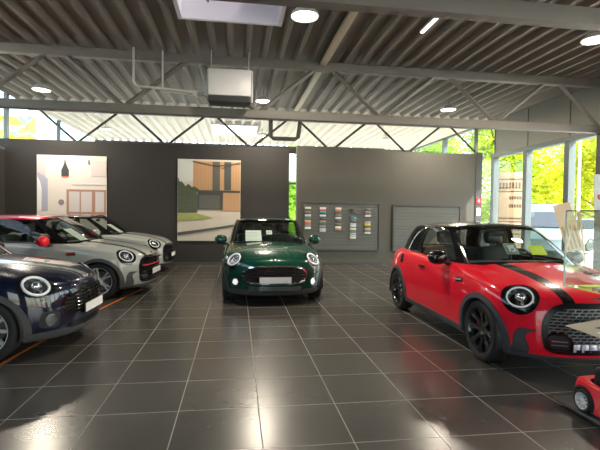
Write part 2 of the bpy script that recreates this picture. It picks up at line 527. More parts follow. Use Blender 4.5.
def build_car_kind(kind):
    """kind 'classic' (slatted six-sided grille, round fog lamps) or 'sport' (large framed mesh grille)"""
    parts = []
    def put(name, geo, key, parent=None, loc=(0, 0, 0), angle=35, label=None, rot=None):
        me = geo.mesh(name, angle) if isinstance(geo, Geo) else geo
        if len(me.materials) == 0: me.materials.append(None)
        parts.append((name, me, key, parent, loc, label, rot)); return len(parts) - 1
    sport = kind == 'sport'
    tub = Skin([[cs(*p) for p in c] for c in TUB])
    hs = Skin(house_table(), 6, 6, vend_mirror=False)
    # ---- regions of the tub: 0 shell, 1 bonnet, 2 flare, 3 wheel hole, 4 sill, 5 door, 6 lamp bezel, 7 lamp lens, 8 grille frame, 9 grille opening, 10 corner intake, 11 lower intake, 12 stripe, 13 fog ring, 14 fog lens
    tub.imprint('uv', [(-.1, 4.62), (3.0, 4.62), (4.3, 4.75), (5.3, 4.85), (6.2, 4.93), (6.85, 4.95), (7.12, 5.3), (7.16, 8.2), (-.1, 8.2)], 1)
    sideok = lambda p, n: abs(n.y) > .35 and p.z < .93
    for ax in (FA, RA):
        cx = NOSE - ax
        flr = [(q[0], q[1]) for q in ell(cx, .300, .405, .400, 48)]
        tub.imprint('side', flr, 2 if ax == FA else 15, ok=lambda p, n: p.y > .5 and p.z < .80 and n.y > .12)
        tub.imprint('side', ell(cx, .305, .343, .343, 48), 3, ok=lambda p, n: p.y > .5 and p.z < .80)
    tub.imprint('side', [(-3, 0), (1.46 if sport else 3, 0), (1.46 if sport else 3, .262), (-3, .262)], 4, ok=lambda p, n: p.y > .2, only={0, 2, 15})
    tub.imprint('front', [(-.1, 0), (.9, 0), (.9, .225), (-.1, .225)], 4, ok=lambda p, n: p.x > 1.0, only={0})
    dp = rounded([(NOSE - 1.36, .245), (NOSE - 1.33, .93), (NOSE - 2.42, .95), (NOSE - 2.50, .60), (NOSE - 2.42, .245)], .10, 6)
    tub.imprint('side', dp, 5, ok=lambda p, n: p.y > .6 and p.z < .935, only={0})
    # head lamp frame
    hc, hn = tub.cast(cs(-.6, 1.18, 1.0), Vector(cs(.335, .652, .735)) - Vector(cs(-.6, 1.18, 1.0)))
    hn = hn.normalized(); e1 = Vector((0, 0, 1)).cross(hn).normalized(); e2 = hn.cross(e1)
    HA, HB = (.170, .158) if sport else (.178, .160)
    LK, LR = .80, math.radians(28)
    lampok = lambda p, n: n.dot(hn) > .2 and (p - hc).length < .3
    tub.imprint((hc, e1, e2), ell(0, 0, HA, HB, 48, rot=LR), 6, ok=lampok)
    tub.imprint((hc, e1, e2), ell(0, 0, HA * LK, HB * LK, 48, rot=LR), 7, ok=lampok)
    frontok = lambda p, n: n.x > .2 and p.x > 1.3
    if sport:
        gp = [(-.3, .712), (.37, .712), (.485, .665), (.550, .56), (.560, .40), (.530, .285), (.46, .258), (-.3, .258)]
        fr = .046
    else:
        gp = [(-.3, .652), (.30, .652), (.43, .625), (.515, .555), (.535, .48), (.485, .395), (.37, .362), (-.3, .362)]
        fr = .022
    gp = rounded(gp, .06, 5); gin = inset_poly(gp, fr)
    tub.imprint('front', gp, 8, ok=frontok, only={0, 1})
    tub.imprint('front', gin, 9, ok=frontok, only={8})
    if sport:
        tub.imprint('front', rounded([(.590, .455), (.70, .465), (.735, .40), (.735, .225), (.63, .225), (.635, .29), (.668, .38), (.655, .42)], .012, 3), 10, ok=lambda p, n: p.x > 1.2 and n.x > .05, only={0, 4, 2})
    else:
        tub.imprint('front', rounded([(.545, .455), (.70, .47), (.715, .31), (.56, .29)], .05, 5), 13, ok=lambda p, n: p.x > 1.2 and n.x > .05, only={0, 4, 2})
        tub.imprint('front', ell(.632, .382, .046, .048, 24), 14, ok=lambda p, n: p.x > 1.2 and n.x > .05, only={13})
        tub.imprint('front', rounded([(-.3, .318), (.42, .318), (.47, .285), (.42, .238), (-.3, .238)], .02, 3), 11, ok=frontok, only={0, 4})
    if sport:
        tub.imprint('top', [(NOSE - .02, .268), (NOSE - .5, .288), (NOSE - 1.3, .315), (NOSE - 1.3, .455), (NOSE - .5, .405), (NOSE - .02, .365)], 12, ok=lambda p, n: n.z > .12 and p.z > .70, only={0, 1})
    tub.imprint('uv', [(7.17, 7.05), (15.2, 7.05), (15.2, 8.2), (7.17, 8.2)], 20, only={0})
    # ---- regions of the glass house: 0 pillars, 1 windscreen, 2 door window, 3 quarter window, 4 rear window, 5 roof
    hs.imprint('uv', rounded([(-.6, 1.02), (3.55, 1.02), (3.62, 2.86), (-.6, 2.86)], .12, 4), 1)
    hs.imprint('uv', rounded([(4.42, 1.12), (7.30, 1.12), (7.30, 2.80), (4.62, 2.80)], .10, 4), 2)
    hs.imprint('uv', rounded([(7.52, 1.12), (9.75, 1.16), (9.6, 2.75), (7.50, 2.80)], .15, 4), 3)
    hs.imprint('uv', rounded([(10.7, 1.12), (13.6, 1.12), (13.6, 2.75), (10.7, 2.75)], .12, 4), 4)
    hs.imprint('uv', [(-1, 2.97), (14, 2.97), (14, 7.5), (-1, 7.5)], 5)
    # ---- body panels
    body = put('body_shell', tub.part({0}), 'paint')
    bon = put('bonnet', tub.part({1}), 'paint')
    if sport:
        st = put('bonnet_stripe', tub.part({12}, off=.0004, gap=0), 'stripe', bon)
    for sd in (1, -1):
        d = put('door', tub.part({5}, both=False, side=sd), 'paint')
        p, n = tub.cast((NOSE - 2.22, sd * 2, .80), (0, -sd, 0))
        g = Geo(); g.box(-.10, .10, -.012, .012, -.014, .014, .010, 3, Matrix.Translation(p + Vector((0, sd * .016, 0))))
        put('door_handle', g, 'handle', d)
        put('wheel_arch_trim', tub.part({2}, off=.011, flange=.05, gap=0, both=False, side=sd), 'cladding')
        put('wheel_arch_trim', tub.part({15}, off=.011, flange=.05, gap=0, both=False, side=sd), 'cladding')
    put('sill_cladding', tub.part({4}, off=.006, flange=.02, gap=0), 'cladding')
    # dark shell behind the gaps
    put('underbody', tub.part({0, 1, 2, 15, 4, 5, 12}, off=-.02, flange=0, gap=0), 'black')
    put('window_ledge', tub.part({20}, flange=0, gap=0), 'black')
    g = Geo()
    g.box(-1.55, 1.55, -.62, .62, .17, .22, .01)
    put('floor_pan', g, 'black')
    # wheel wells
    for ax in (FA, RA):
        for sd in (1, -1):
            g = Geo()
            vs = []; fs = []
            K = 18
            for k in range(K + 1):
                a = -.25 + (PI + .5) * k / K
                x, z = NOSE - ax + .352 * math.cos(a), .305 + .352 * math.sin(a)
                vs += [(x, sd * .853, z), (x, sd * .53, z)]
            for k in range(K): fs.append((2 * k, 2 * k + 1, 2 * k + 3, 2 * k + 2))
            b = len(vs); vs += [(NOSE - ax, sd * .53, .305)]
            for k in range(K): fs.append((2 * k + 1, b, 2 * k + 3))
            g.add(vs, fs)
            put('wheel_well', g, 'black')
    # ---- greenhouse
    pil = put('window_frame', hs.part({0}, flange=.02, gap=.0), 'pillar')
    put('windscreen', hs.part({1}, flange=0, gap=0, off=-.002), 'windscreen', None)
    put('headlining', hs.part({0, 5}, off=-.018, flange=0, gap=0), 'interior')
    rf = put('roof', hs.part({5}, off=.004, flange=.02, gap=0), 'roof')
    put('rear_window', hs.part({4}, flange=0, gap=0, off=-.002), 'glass')
    for sd in (1, -1):
        put('door_window', hs.part({2}, both=False, side=sd, flange=0, gap=0, off=-.002), 'glass')
        put('quarter_window', hs.part({3}, both=False, side=sd, flange=0, gap=0, off=-.002), 'glass_rear')
        # belt strip
        pts = []
        for k in range(10, 31):
            t = 1.33 + (3.5 - 1.33) * (k - 10) / 20
            p, n = hs.cast((NOSE - t, sd * 2, .957 + .012 * (t - 1.3)), (0, -sd, 0))
            if p is not None: pts.append(p + Vector((0, sd * .006, -.012)))
        g = Geo(); g.tube(pts, .013, 8)
        put('belt_trim', g, 'belt')
    # aerial fin on the roof
    # ---- lamps
    for sd in (1, -1):
        g = tub.part({6}, off=.004, flange=.02, gap=0, both=False, side=sd)
        lampmesh = put('headlight', g, 'lamp_bezel')
        M = Matrix.Translation(hc) @ Matrix((e1, e2, hn)).transposed().to_4x4() @ Matrix.Rotation(LR, 4, 'Z')
        if sd < 0: M = Matrix.Scale(-1, 4, (0, 1, 0)) @ M
        a, b = HA * LK, HB * LK
        # bowl
        g = Geo(); vs = []; fs = []
        K = 36
        rings = [(1.03, -.012), (.97, -.030), (.80, -.052), (.0, -.056)]
        for r, h in rings:
            for k in range(K):
                t = 2 * PI * k / K; vs.append(M @ Vector((a * r * math.cos(t), b * r * math.sin(t), h)))
        for i in range(len(rings) - 1):
            for k in range(K): fs.append((i * K + k, i * K + (k + 1) % K, (i + 1) * K + (k + 1) % K, (i + 1) * K + k))
        g.add(vs, fs); put('reflector', g, 'lamp_bowl', lampmesh)
        # daytime ring
        g = Geo(); g.tube([M @ Vector((a * .86 * math.cos(t), b * .86 * math.sin(t), -.016)) for t in [2 * PI * k / 40 for k in range(40)]], (.0085 if sport else .0135), 8, closed=True)
        put('daylight_ring', g, 'lamp_ring', lampmesh)
        g = Geo()
        g.lathe([(.001, .008), (.022, .004), (.036, -.008), (.043, -.020), (.050, -.022), (.054, -.030), (.056, -.052)], 24, M=M @ Matrix.Translation((.0, .012, 0)))
        g.lathe([(.001, -.006), (.014, -.010), (.020, -.020), (.022, -.05)], 16, M=M @ Matrix.Translation((-.058, -.042, 0)))
        put('projector', g, 'lamp_chrome', lampmesh)
        g = tub.part({7}, off=.006, flange=0, gap=0, both=False, side=sd)
        put('lens', g, 'lens', lampmesh)
    # ---- grille
    gf = put('grille', tub.part({8}, off=.010, flange=.05, gap=0), 'grille_frame')
    bk = tub.part({9}, off=-.055, flange=0, gap=0); put('grille_back', bk, 'black', gf)
    def fp(y, z, out):
        p, n = tub.cast((4, y, z), (-1, 0, 0))
        return p + n * out if p is not None else None
    def span(z, poly):
        xs = [poly[i][0] + (poly[(i + 1) % len(poly)][0] - poly[i][0]) * (z - poly[i][1]) / (poly[(i + 1) % len(poly)][1] - poly[i][1])
              for i in range(len(poly)) if (poly[i][1] > z) != (poly[(i + 1) % len(poly)][1] > z)]
        return max(xs) if xs else 0
    g = Geo()
    if sport:
        zs = [.292 + .0285 * k for k in range(14)]
        for k, z in enumerate(zs):
            w = span(z, gin) + .004
            if w < .05: continue
            pts = [fp(-w + 2 * w * i / 24, z, -.016 if k % 2 else -.024) for i in range(25)]
            g.tube([p for p in pts if p], .0058, 6)
        for k in range(len(zs) - 1):
            zm = (zs[k] + zs[k + 1]) / 2; w = span(zm, gin)
            n = 17
            for i in range(n):
                y = -.53 + 1.06 * (i + (.5 if k % 2 else 0)) / n
                if abs(y) < w - .01:
                    A, B = fp(y - .012, zs[k], -.02), fp(y + .012, zs[k + 1], -.02)
                    if A and B: g.tube([A, B], .0048, 6)
        put('grille_mesh', g, 'grille_slat', gf)
        # lower corner pods and the row of blocks between them
        for sd in (1, -1):
            pod = rounded([(.33, .278), (.33, .38), (.37, .435), (.49, .435), (.527, .38), (.500, .292), (.485, .278)], .02, 3)
            g = Geo()
            pts = [fp(sd * y, z, .004) for y, z in pod]
            g.tube(pts, .012, 6, closed=True)
            put('air_duct', g, 'gloss_black', gf)
            g = Geo()
            c0 = [fp(sd * y, z, .001) for y, z in pod]
            g.add(c0, [tuple(range(len(c0)))]); put('duct_back', g, 'black', gf)
            g = Geo(); g.tube([fp(sd * (.365 + .12 * i / 6), .37, .006) for i in range(7)], .006, 6); g.tube([fp(sd * (.365 + .12 * i / 6), .335, .006) for i in range(7)], .004, 6)
            put('duct_vane', g, 'dark_vane', gf)
        g = Geo()
        g.tube([fp(-.47 + .94 * i / 20, .545, -.004) for i in range(21)], .011, 6); put('grille_bar', g, 'accent', gf)
        g = Geo()
        for i in range(9):
            y = -.29 + .58 * i / 8
            p = fp(y, .315, -.004)
            if p: g.box(-.012, .010, -.036, .036, -.034, .034, .006, 2, Matrix.Translation(p))
        put('lower_grille_block', g, 'block', gf)
        for sd in (1, -1): put('corner_intake', tub.part({10}, off=-.012, flange=-.012, gap=0, both=False, side=sd), 'cladding')
    else:
        for k in range(7):
            z = .392 + .038 * k
            w = span(z, gin) + .004
            pts = [fp(-w + 2 * w * i / 24, z, -.012) for i in range(25)]
            g.tube([p for p in pts if p], .0105, 8, flat=.8)
        for y in (-.30, -.15, 0, .15, .30):
            A, B = fp(y, .37, -.03), fp(y, .645, -.03)
            if A and B: g.tube([A, B], .008, 6)
        put('grille_slats', g, 'grille_slat', gf)
        g = Geo()
        for k in range(4):
            z = .250 + .019 * k
            pts = [fp(-.43 + .86 * i / 20, z, -.008) for i in range(21)]
            g.tube([p for p in pts if p], .0045, 6)
        li = put('lower_intake', tub.part({11}, off=-.02, flange=-.022, gap=0), 'black')
        put('intake_slats', g, 'grille_slat2', li)
        for sd in (1, -1):
            f = put('fog_light', tub.part({13}, off=.004, flange=.02, gap=0, both=False, side=sd), 'fog_surround')
            put('fog_lens', tub.part({14}, off=.008, flange=.02, gap=0, both=False, side=sd), 'fog_lens', f)
            c, n = tub.cast((4, sd * .632, .382), (-1, 0, 0))
            a1 = Vector((0, 0, 1)).cross(n).normalized(); a2 = n.cross(a1)
            g = Geo(); g.tube([c + n * .008 + a1 * .056 * math.cos(t) + a2 * .056 * math.sin(t) for t in [2 * PI * k / 28 for k in range(28)]], .008, 8, closed=True)
            put('fog_ring', g, 'fog_ring', f)
    # winged badge on the bonnet's tip
    p, n = tub.cast((4, 0, .742), (-1, 0, 0))
    a1 = Vector((0, 1, 0)); a2 = n.cross(a1)
    if a2.z < 0: a2 = -a2
    Mb = Matrix.Translation(p + n * .004) @ Matrix((a1, a2, n)).transposed().to_4x4()
    g = Geo(); g.lathe([(.001, .006), (.018, .006), (.024, .003), (.025, -.004)], 24, M=Mb)
    for sd in (1, -1):
        for k, (w, h) in enumerate(((.082, .011), (.070, .0), (.052, -.010))):
            g.prism([(sd * .022, h - .004), (sd * .022, h + .004), (sd * w, h + .006), (sd * w, h - .001)], 0, .004, lambda a, b, d: Mb @ Vector((a, b, d)))
    put('winged_badge', g, 'chrome')
    # number plate
    if True:
        p, n = tub.cast((4, 0, .43), (-1, 0, 0))
        g = Geo(); g.box(p.x + .006, p.x + .020, -.262, .262, .368, .482, .004, 2)
        pl = put('number_plate', g, 'plate_frame')
        g = Geo(); g.box(p.x + .0195, p.x + .0225, -.255, .255, .376, .474)
        put('plate_face', g, 'plate', pl)
    # side scuttle badges
    for sd in (1, -1):
        p, n = tub.cast((NOSE - 1.17, sd * 2, .775), (0, -sd, 0))
        g = Geo(); g.box(-.075, .075, -.006, .006, -.026, .026, .005, 2, Matrix.Translation(p + Vector((0, sd * .006, 0))) @ Matrix.Rotation(-.06, 4, 'Y'))
        s_ = put('side_scuttle', g, 'gloss_black')
        g = Geo(); g.box(-.068, .068, -.004, .004, -.005, .014, .002, 1, Matrix.Translation(p + Vector((0, sd * .012, 0))) @ Matrix.Rotation(-.06, 4, 'Y'))
        put('scuttle_bar', g, 'scuttle', s_)
    # fuel cap on the right rear wing
    p, n = tub.cast((NOSE - 3.02, -2, .83), (0, 1, 0))
    g = Geo()
    a1 = Vector((1, 0, 0)); a1 = (a1 - n * a1.dot(n)).normalized(); a2 = n.cross(a1)
    g.lathe([(.001, .010), (.055, .009), (.068, .004), (.072, -.004)], 28, M=Matrix.Translation(p) @ Matrix((a1, a2, n)).transposed().to_4x4())
    put('fuel_cap', g, 'cap')
    # door mirrors
    for sd in (1, -1):
        g = Geo()
        g.ellipsoid((NOSE - 1.58, sd * .915, .985), (.08, .118, .088), 22, 14, p=.85)
        mi = put('door_mirror', g, 'mirror')
        g = Geo(); g.tube([(NOSE - 1.52, sd * .77, .905), (NOSE - 1.525, sd * .82, .915), (NOSE - 1.55, sd * .875, .945)], [.038, .030, .034], 10, flat=.7)
        put('mirror_arm', g, 'black', mi)
        g = Geo(); g.lathe([(.001, 0), (.095, 0), (.1, .004)], 24, M=Matrix.Translation((NOSE - 1.655, sd * .915, .985)) @ Matrix.Rotation(-PI / 2, 4, 'Y') @ Matrix.Diagonal((.62, 1.0, 1, 1)))
        put('mirror_glass', g, 'mirror_glass', mi)
    # wipers
    for y0, y1 in ((.42, -.12), (-.05, -.52)):
        pts = []
        for k in range(9):
            t = k / 8; y = y0 + (y1 - y0) * t
            z = 1.0 + .03 * t - .10 * y * y
            p, n = hs.cast((4, y, z + .012), (-1, 0, -.25))
            if p is not None: pts.append(p + n * .012)
        if len(pts) > 2:
            g = Geo(); g.tube(pts, .007, 6); put('wiper', g, 'black')
    # cowl under the windscreen
    g = Geo()
    g.box(NOSE - 1.42, NOSE - 1.16, -.55, .55, .86, .955, .03, 2)
    put('cowl', g, 'black')
    # ---- cabin
    g = Geo()
    g.box(NOSE - 3.45, NOSE - 1.25, -.70, .70, .30, .34)
    g.box(NOSE - 3.52, NOSE - 3.44, -.60, .60, .30, .93)
    for sd in (1, -1): g.box(NOSE - 3.45, NOSE - 1.25, sd * .70 - .02, sd * .70 + .02, .30, .90)
    put('cabin_floor', g, 'interior')
    g = Geo()
    prof = [(1.30, .62), (1.30, .90), (1.36, .945), (1.50, .955), (1.62, .93), (1.66, .86), (1.62, .74), (1.58, .60)]
    g.prism(prof, -.66, .66, lambda a, b, d: (NOSE - a, d, b))
    g.lathe([(.001, .0), (.10, .0), (.12, -.012), (.125, -.03)], 28, M=Matrix.Translation((NOSE - 1.665, 0, .84)) @ Matrix.Rotation(-PI / 2, 4, 'Y'))
    put('dashboard', g, 'interior')
    g = Geo()
    Ms = Matrix.Translation((NOSE - 1.82, .36, .90)) @ Matrix.Rotation(-.42, 4, 'Y')
    g.tube([Ms @ Vector((0, .175 * math.cos(t), .175 * math.sin(t))) for t in [2 * PI * k / 32 for k in range(32)]], .016, 8, closed=True)
    g.tube([Ms @ Vector((0, -.17, 0)), Ms @ Vector((.02, 0, -.01)), Ms @ Vector((0, .17, 0))], .018, 6)
    g.tube([Ms @ Vector((0, 0, -.17)), Ms @ Vector((.02, 0, 0)), Ms @ Vector((.22, 0, -.05))], .022, 8)
    g.lathe([(.001, -.02), (.05, -.01), (.055, .02)], 20, M=Ms @ Matrix.Rotation(PI / 2, 4, 'Y'))
    put('steering_wheel', g, 'interior')
    for sd in (1, -1):
        g = Geo()
        Mx = Matrix.Translation((NOSE - 2.12, sd * .36, .34))
        g.box(-.26, .26, -.25, .25, .0, .24, .07, 3, Mx)
        Mk = Matrix.Translation((NOSE - 2.34, sd * .36, .50)) @ Matrix.Rotation(-.27, 4, 'Y')
        g.box(-.075, .075, -.24, .24, .0, .58, .06, 3, Mk)
        se = put('front_seat', g, 'seat')
        g = Geo(); g.box(-.055, .055, -.135, .135, .62, .80, .05, 3, Mk)
        for yy in (-.06, .06): g.tube([Mk @ Vector((0, yy, .55)), Mk @ Vector((0, yy, .66))], .009, 6)
        put('headrest', g, 'seat', se)
    g = Geo()
    Mk = Matrix.Translation((NOSE - 3.12, 0, .45)) @ Matrix.Rotation(-.25, 4, 'Y')
    g.box(-.07, .07, -.58, .58, .0, .55, .06, 3, Mk)
    g.box(NOSE - 3.15, NOSE - 2.70, -.58, .58, .36, .55, .06, 3)
    put('rear_seat', g, 'seat')
    g = Geo(); g.box(NOSE - 1.86, NOSE - 1.83, -.11, .11, 1.235, 1.295, .012, 2); g.tube([(NOSE - 1.82, 0, 1.29), (NOSE - 1.80, 0, 1.36)], .008, 6)
    put('rear_view_mirror', g, 'black')
    return parts

# ------------------------------------------------------------------ wheels
def wheel_geos(style):
    """a wheel about the Y axis, outer face at +Y"""
    t = Geo()
    R = WR
    t.lathe([(.225, .085), (.245, .098), (.272, .103), (.292, .100), (.305, .088), (.311, .06), (.312, .0), (.311, -.06), (.305, -.088), (.28, -.10), (.235, -.095), (.222, -.08)], 48, 'Y')
    for yy in (-.035, 0, .035):   # tread grooves
        t.lathe([(.3135, yy - .004), (.308, yy), (.3135, yy + .004)], 48, 'Y')
    r = Geo()
    r.lathe([(.226, .088), (.230, .098), (.222, .097), (.214, .080), (.205, .04), (.198, -.02), (.205, -.085), (.224, -.09)], 48, 'Y')
    n, tw = {'black': (8, .10), 'silver': (5, .17), 'multi': (10, .0), 'dark': (10, .0)}[style]
    for k in range(n):
        for dv in ((-tw, tw) if tw else (0,)):
            a0 = 2 * PI * k / n + dv * .45
            a1 = 2 * PI * k / n + dv
            def P(rr, a, y): return Vector((rr * math.cos(a), y, rr * math.sin(a)))
            w0, w1 = (.020, .013) if tw else (.022, .016)
            for (ra, rb, wa, wb, ya, yb, aa, ab) in ((.045, .13, w0, w1, .062, .070, a0, (a0 + a1) / 2), (.13, .212, w1, w1 * 1.15, .070, .088, (a0 + a1) / 2, a1)):
                A, B = P(ra, aa, ya), P(rb, ab, yb)
                t1 = (B - A).normalized(); sd = Vector((0, 1, 0)).cross(t1).normalized()
                vs = []
                for c, w in ((A, wa), (B, wb)):
                    vs += [c - sd * w - Vector((0, .026, 0)), c - sd * w * .75, c + sd * w * .75, c + sd * w - Vector((0, .026, 0))]
                r.add(vs, [(0, 1, 5, 4), (1, 2, 6, 5), (2, 3, 7, 6), (3, 0, 4, 7), (0, 3, 2, 1), (4, 5, 6, 7)])
    r.lathe([(.001, .070), (.030, .070), (.036, .066), (.056, .064), (.062, .055), (.062, .02)], 28, 'Y')
    for k in range(5):
        a = 2 * PI * (k + .5) / 5
        r.lathe([(.001, .068), (.007, .068), (.008, .05)], 8, 'Y', M=Matrix.Translation((.045 * math.cos(a), 0, .045 * math.sin(a))))
    d = Geo()
    d.lathe([(.07, .012), (.160, .012), (.163, .009), (.163, -.010), (.160, -.012), (.07, -.012)], 40, 'Y')
    d.lathe([(.001, .05), (.068, .05), (.075, .03), (.075, -.01)], 28, 'Y')
    c = Geo()
    vs = []; fs = []
    K = 8
    for k in range(K + 1):
        a = -.45 + .9 * k / K
        for rr, y in ((.105, -.03), (.105, .036), (.172, .036), (.172, -.03)):
            vs.append((rr * math.cos(a + PI * .08), y, rr * math.sin(a + PI * .08)))
    for k in range(K):
        for i in range(4): fs.append((k * 4 + i, k * 4 + (i + 1) % 4, k * 4 + 4 + (i + 1) % 4, k * 4 + 4 + i))
    fs += [(0, 1, 2, 3), (K * 4 + 3, K * 4 + 2, K * 4 + 1, K * 4)]
    c.add(vs, fs)
    return t, r, d, c

WHEEL_MESH = {}
def wheel_meshes(style):
    if style not in WHEEL_MESH:
        out = []
        for nm, g in zip(('tyre', 'rim', 'brake_disc', 'brake_caliper'), wheel_geos(style)):
            me = g.mesh(nm, 40); me.materials.append(None); out.append(me)
        WHEEL_MESH[style] = out
    return WHEEL_MESH[style]

def car_object(name, me, mat, parent, loc=(0, 0, 0)):
    o = bpy.data.objects.new(name, me); link(o, parent); o.location = loc
    for sl in o.material_slots:
        sl.link = 'OBJECT'; sl.material = mat
    return o

KINDS_BUILT = {}
def place_car(kind, pal, wheel_style, loc, heading, label, scale=(1, 1, 1), steer=0.0, skip=(), group='showroom cars'):
    """heading: world angle of the nose direction (radians)"""
    if kind not in KINDS_BUILT: KINDS_BUILT[kind] = build_car_kind(kind)
    root = thing('car', label, 'car', loc, heading, group)
    root.scale = scale
    made = []
    for (nm, me, key, par, l, lab, rot) in KINDS_BUILT[kind]:
        if nm in skip: made.append(None); continue
        o = car_object(nm, me, pal[key], made[par] if par is not None else root, l)
        made.append(o)
    for ax, front in ((FA, True), (RA, False)):
        for sd in (1, -1):
            t, r, d, c = wheel_meshes(wheel_style)
            w = car_object('wheel', r, pal['rim'], root, (NOSE - ax, sd * .742, WR))
            w.rotation_euler = (0, 0, (0 if sd > 0 else PI) + (steer if front else 0))
            car_object('tyre', t, pal['tyre'], w)
            car_object('brake_disc', d, pal['disc'], w)
            car_object('brake_caliper', c, pal['caliper'], w)
    return root
# ------------------------------------------------------------------ car palettes
M = {}
M['black'] = pmat('matte black plastic', (.012, .012, .013), .6)
M['gloss_black'] = pmat('piano black', (.008, .008, .009), .07)
M['cladding'] = pmat('grained dark grey plastic', (.060, .062, .066), .55, bump=.08, bscale=400)
M['glass'] = glass_mat('tinted car glass', (.60, .65, .62), ior=1.5)
M['windscreen'] = glass_mat('windscreen glass', (.78, .83, .80), ior=1.5)
M['lens'] = glass_mat('lamp lens', (.96, .97, .98), ior=1.45)
M['chrome'] = pmat('chrome', (.82, .82, .82), .08, 1.0)
M['lamp_bowl'] = pmat('dark lamp reflector', (.13, .13, .14), .18, 1.0)
M['lamp_ring'] = pmat('frosted white light guide', (.74, .76, .78), .25, emit=(1, 1, 1), estr=.12)
M['interior'] = pmat('charcoal trim', (.028, .028, .030), .65)
M['seat'] = pmat('dark grey leather', (.075, .078, .080), .5)
M['tyre'] = pmat('tyre rubber', (.018, .018, .019), .75)
M['disc'] = pmat('brake steel', (.35, .35, .36), .32, 1.0)
M['plate'] = pmat('white plate film', (.86, .86, .87), .4)
M['plate_frame'] = pmat('black plate holder', (.02, .02, .02), .4)
M['fog_lens'] = pmat('frosted fog lamp lens', (.80, .82, .85), .2, emit=(1, 1, 1), estr=.55)
M['mirror_glass'] = pmat('mirror', (.8, .8, .8), .03, 1.0)
M['dark_chrome'] = pmat('smoked metal', (.13, .13, .135), .2, 1.0)
M['silver_mesh'] = pmat('satin grey grille', (.30, .31, .33), .28, .7)
M['block'] = pmat('pale lilac gloss block', (.58, .56, .66), .25, .3)
M['rim_black'] = pmat('black alloy', (.012, .012, .013), .22, coat=.6)
M['rim_silver'] = pmat('silver alloy', (.80, .80, .81), .3, .35)
M['rim_dark'] = pmat('dark grey alloy', (.10, .10, .105), .3, .8)
M['red_caliper'] = pmat('red lacquer', (.55, .012, .02), .3, coat=.8)
M['red_trim'] = pmat('red trim bar', (.62, .02, .03), .3)
M['white_trim'] = pmat('light grey trim bar', (.45, .45, .45), .35)
M['red_paint'] = paint('chili red car paint', (.86, .008, .030), rough=.3)
M['green_paint'] = paint('dark green metallic car paint', (.005, .055, .034), .25, .25, .12)
M['blue_paint'] = paint('midnight blue metallic car paint', (.003, .007, .026), .3, .25, 0.0)
M['grey_paint'] = paint('pale grey car paint', (.36, .375, .345), rough=.35)
M['black_paint'] = paint('black car paint', (.006, .006, .007), rough=.25)
M['green_handle'] = M['chrome']

def palette(**kw):
    p = dict(black='black', paint='red_paint', roof='black_paint', stripe='black_paint', handle='gloss_black', cladding='cladding', pillar='gloss_black', windscreen='windscreen',
             glass='glass', glass_rear='glass', belt='gloss_black', lamp_bezel='gloss_black', lamp_bowl='lamp_bowl', lamp_ring='lamp_ring', lamp_chrome='chrome', accent='gloss_black', dark_vane='silver_mesh', lens='lens', grille_frame='gloss_black',
             grille_slat='silver_mesh', grille_slat2='dark_chrome', gloss_black='gloss_black', block='block', fog_surround='gloss_black', fog_lens='fog_lens', fog_ring='chrome', chrome='chrome',
             plate_frame='plate_frame', plate='plate', scuttle='white_trim', cap='gloss_black', mirror='black_paint', mirror_glass='mirror_glass', interior='interior', seat='seat',
             rim='rim_black', tyre='tyre', disc='disc', caliper='disc')
    p.update(kw)
    return {k: M[v] for k, v in p.items()}
M['glass_dark'] = glass_mat('privacy glass', (.05, .055, .055), ior=1.5)
M['satin_black'] = pmat('satin black', (.010, .010, .011), .28, spec=.25)
PAL_RED = palette(grille_frame='satin_black', glass_rear='glass_dark', caliper='red_caliper')
PAL_GREEN = palette(grille_slat2='silver_mesh', paint='green_paint', roof='green_paint', belt='chrome', grille_frame='chrome', grille_slat='dark_chrome', lamp_bezel='dark_chrome', mirror='green_paint', handle='chrome', rim='rim_dark', fog_surround='green_paint', lamp_bowl='chrome')
PAL_BLUE = palette(paint='blue_paint', roof='black_paint', mirror='blue_paint', grille_slat='gloss_black', rim='rim_silver', fog_surround='black', fog_lens='dark_chrome', fog_ring='dark_chrome')
PAL_GREY_RED = palette(paint='grey_paint', roof='red_paint', mirror='red_paint', scuttle='red_trim', accent='red_trim', stripe='grey_paint', rim='rim_silver', caliper='red_caliper', handle='gloss_black', grille_slat='gloss_black', block='gloss_black')
PAL_GREY_BLACK = palette(paint='grey_paint', roof='black_paint', mirror='grey_paint', stripe='grey_paint', rim='rim_silver', grille_slat='gloss_black', block='gloss_black')
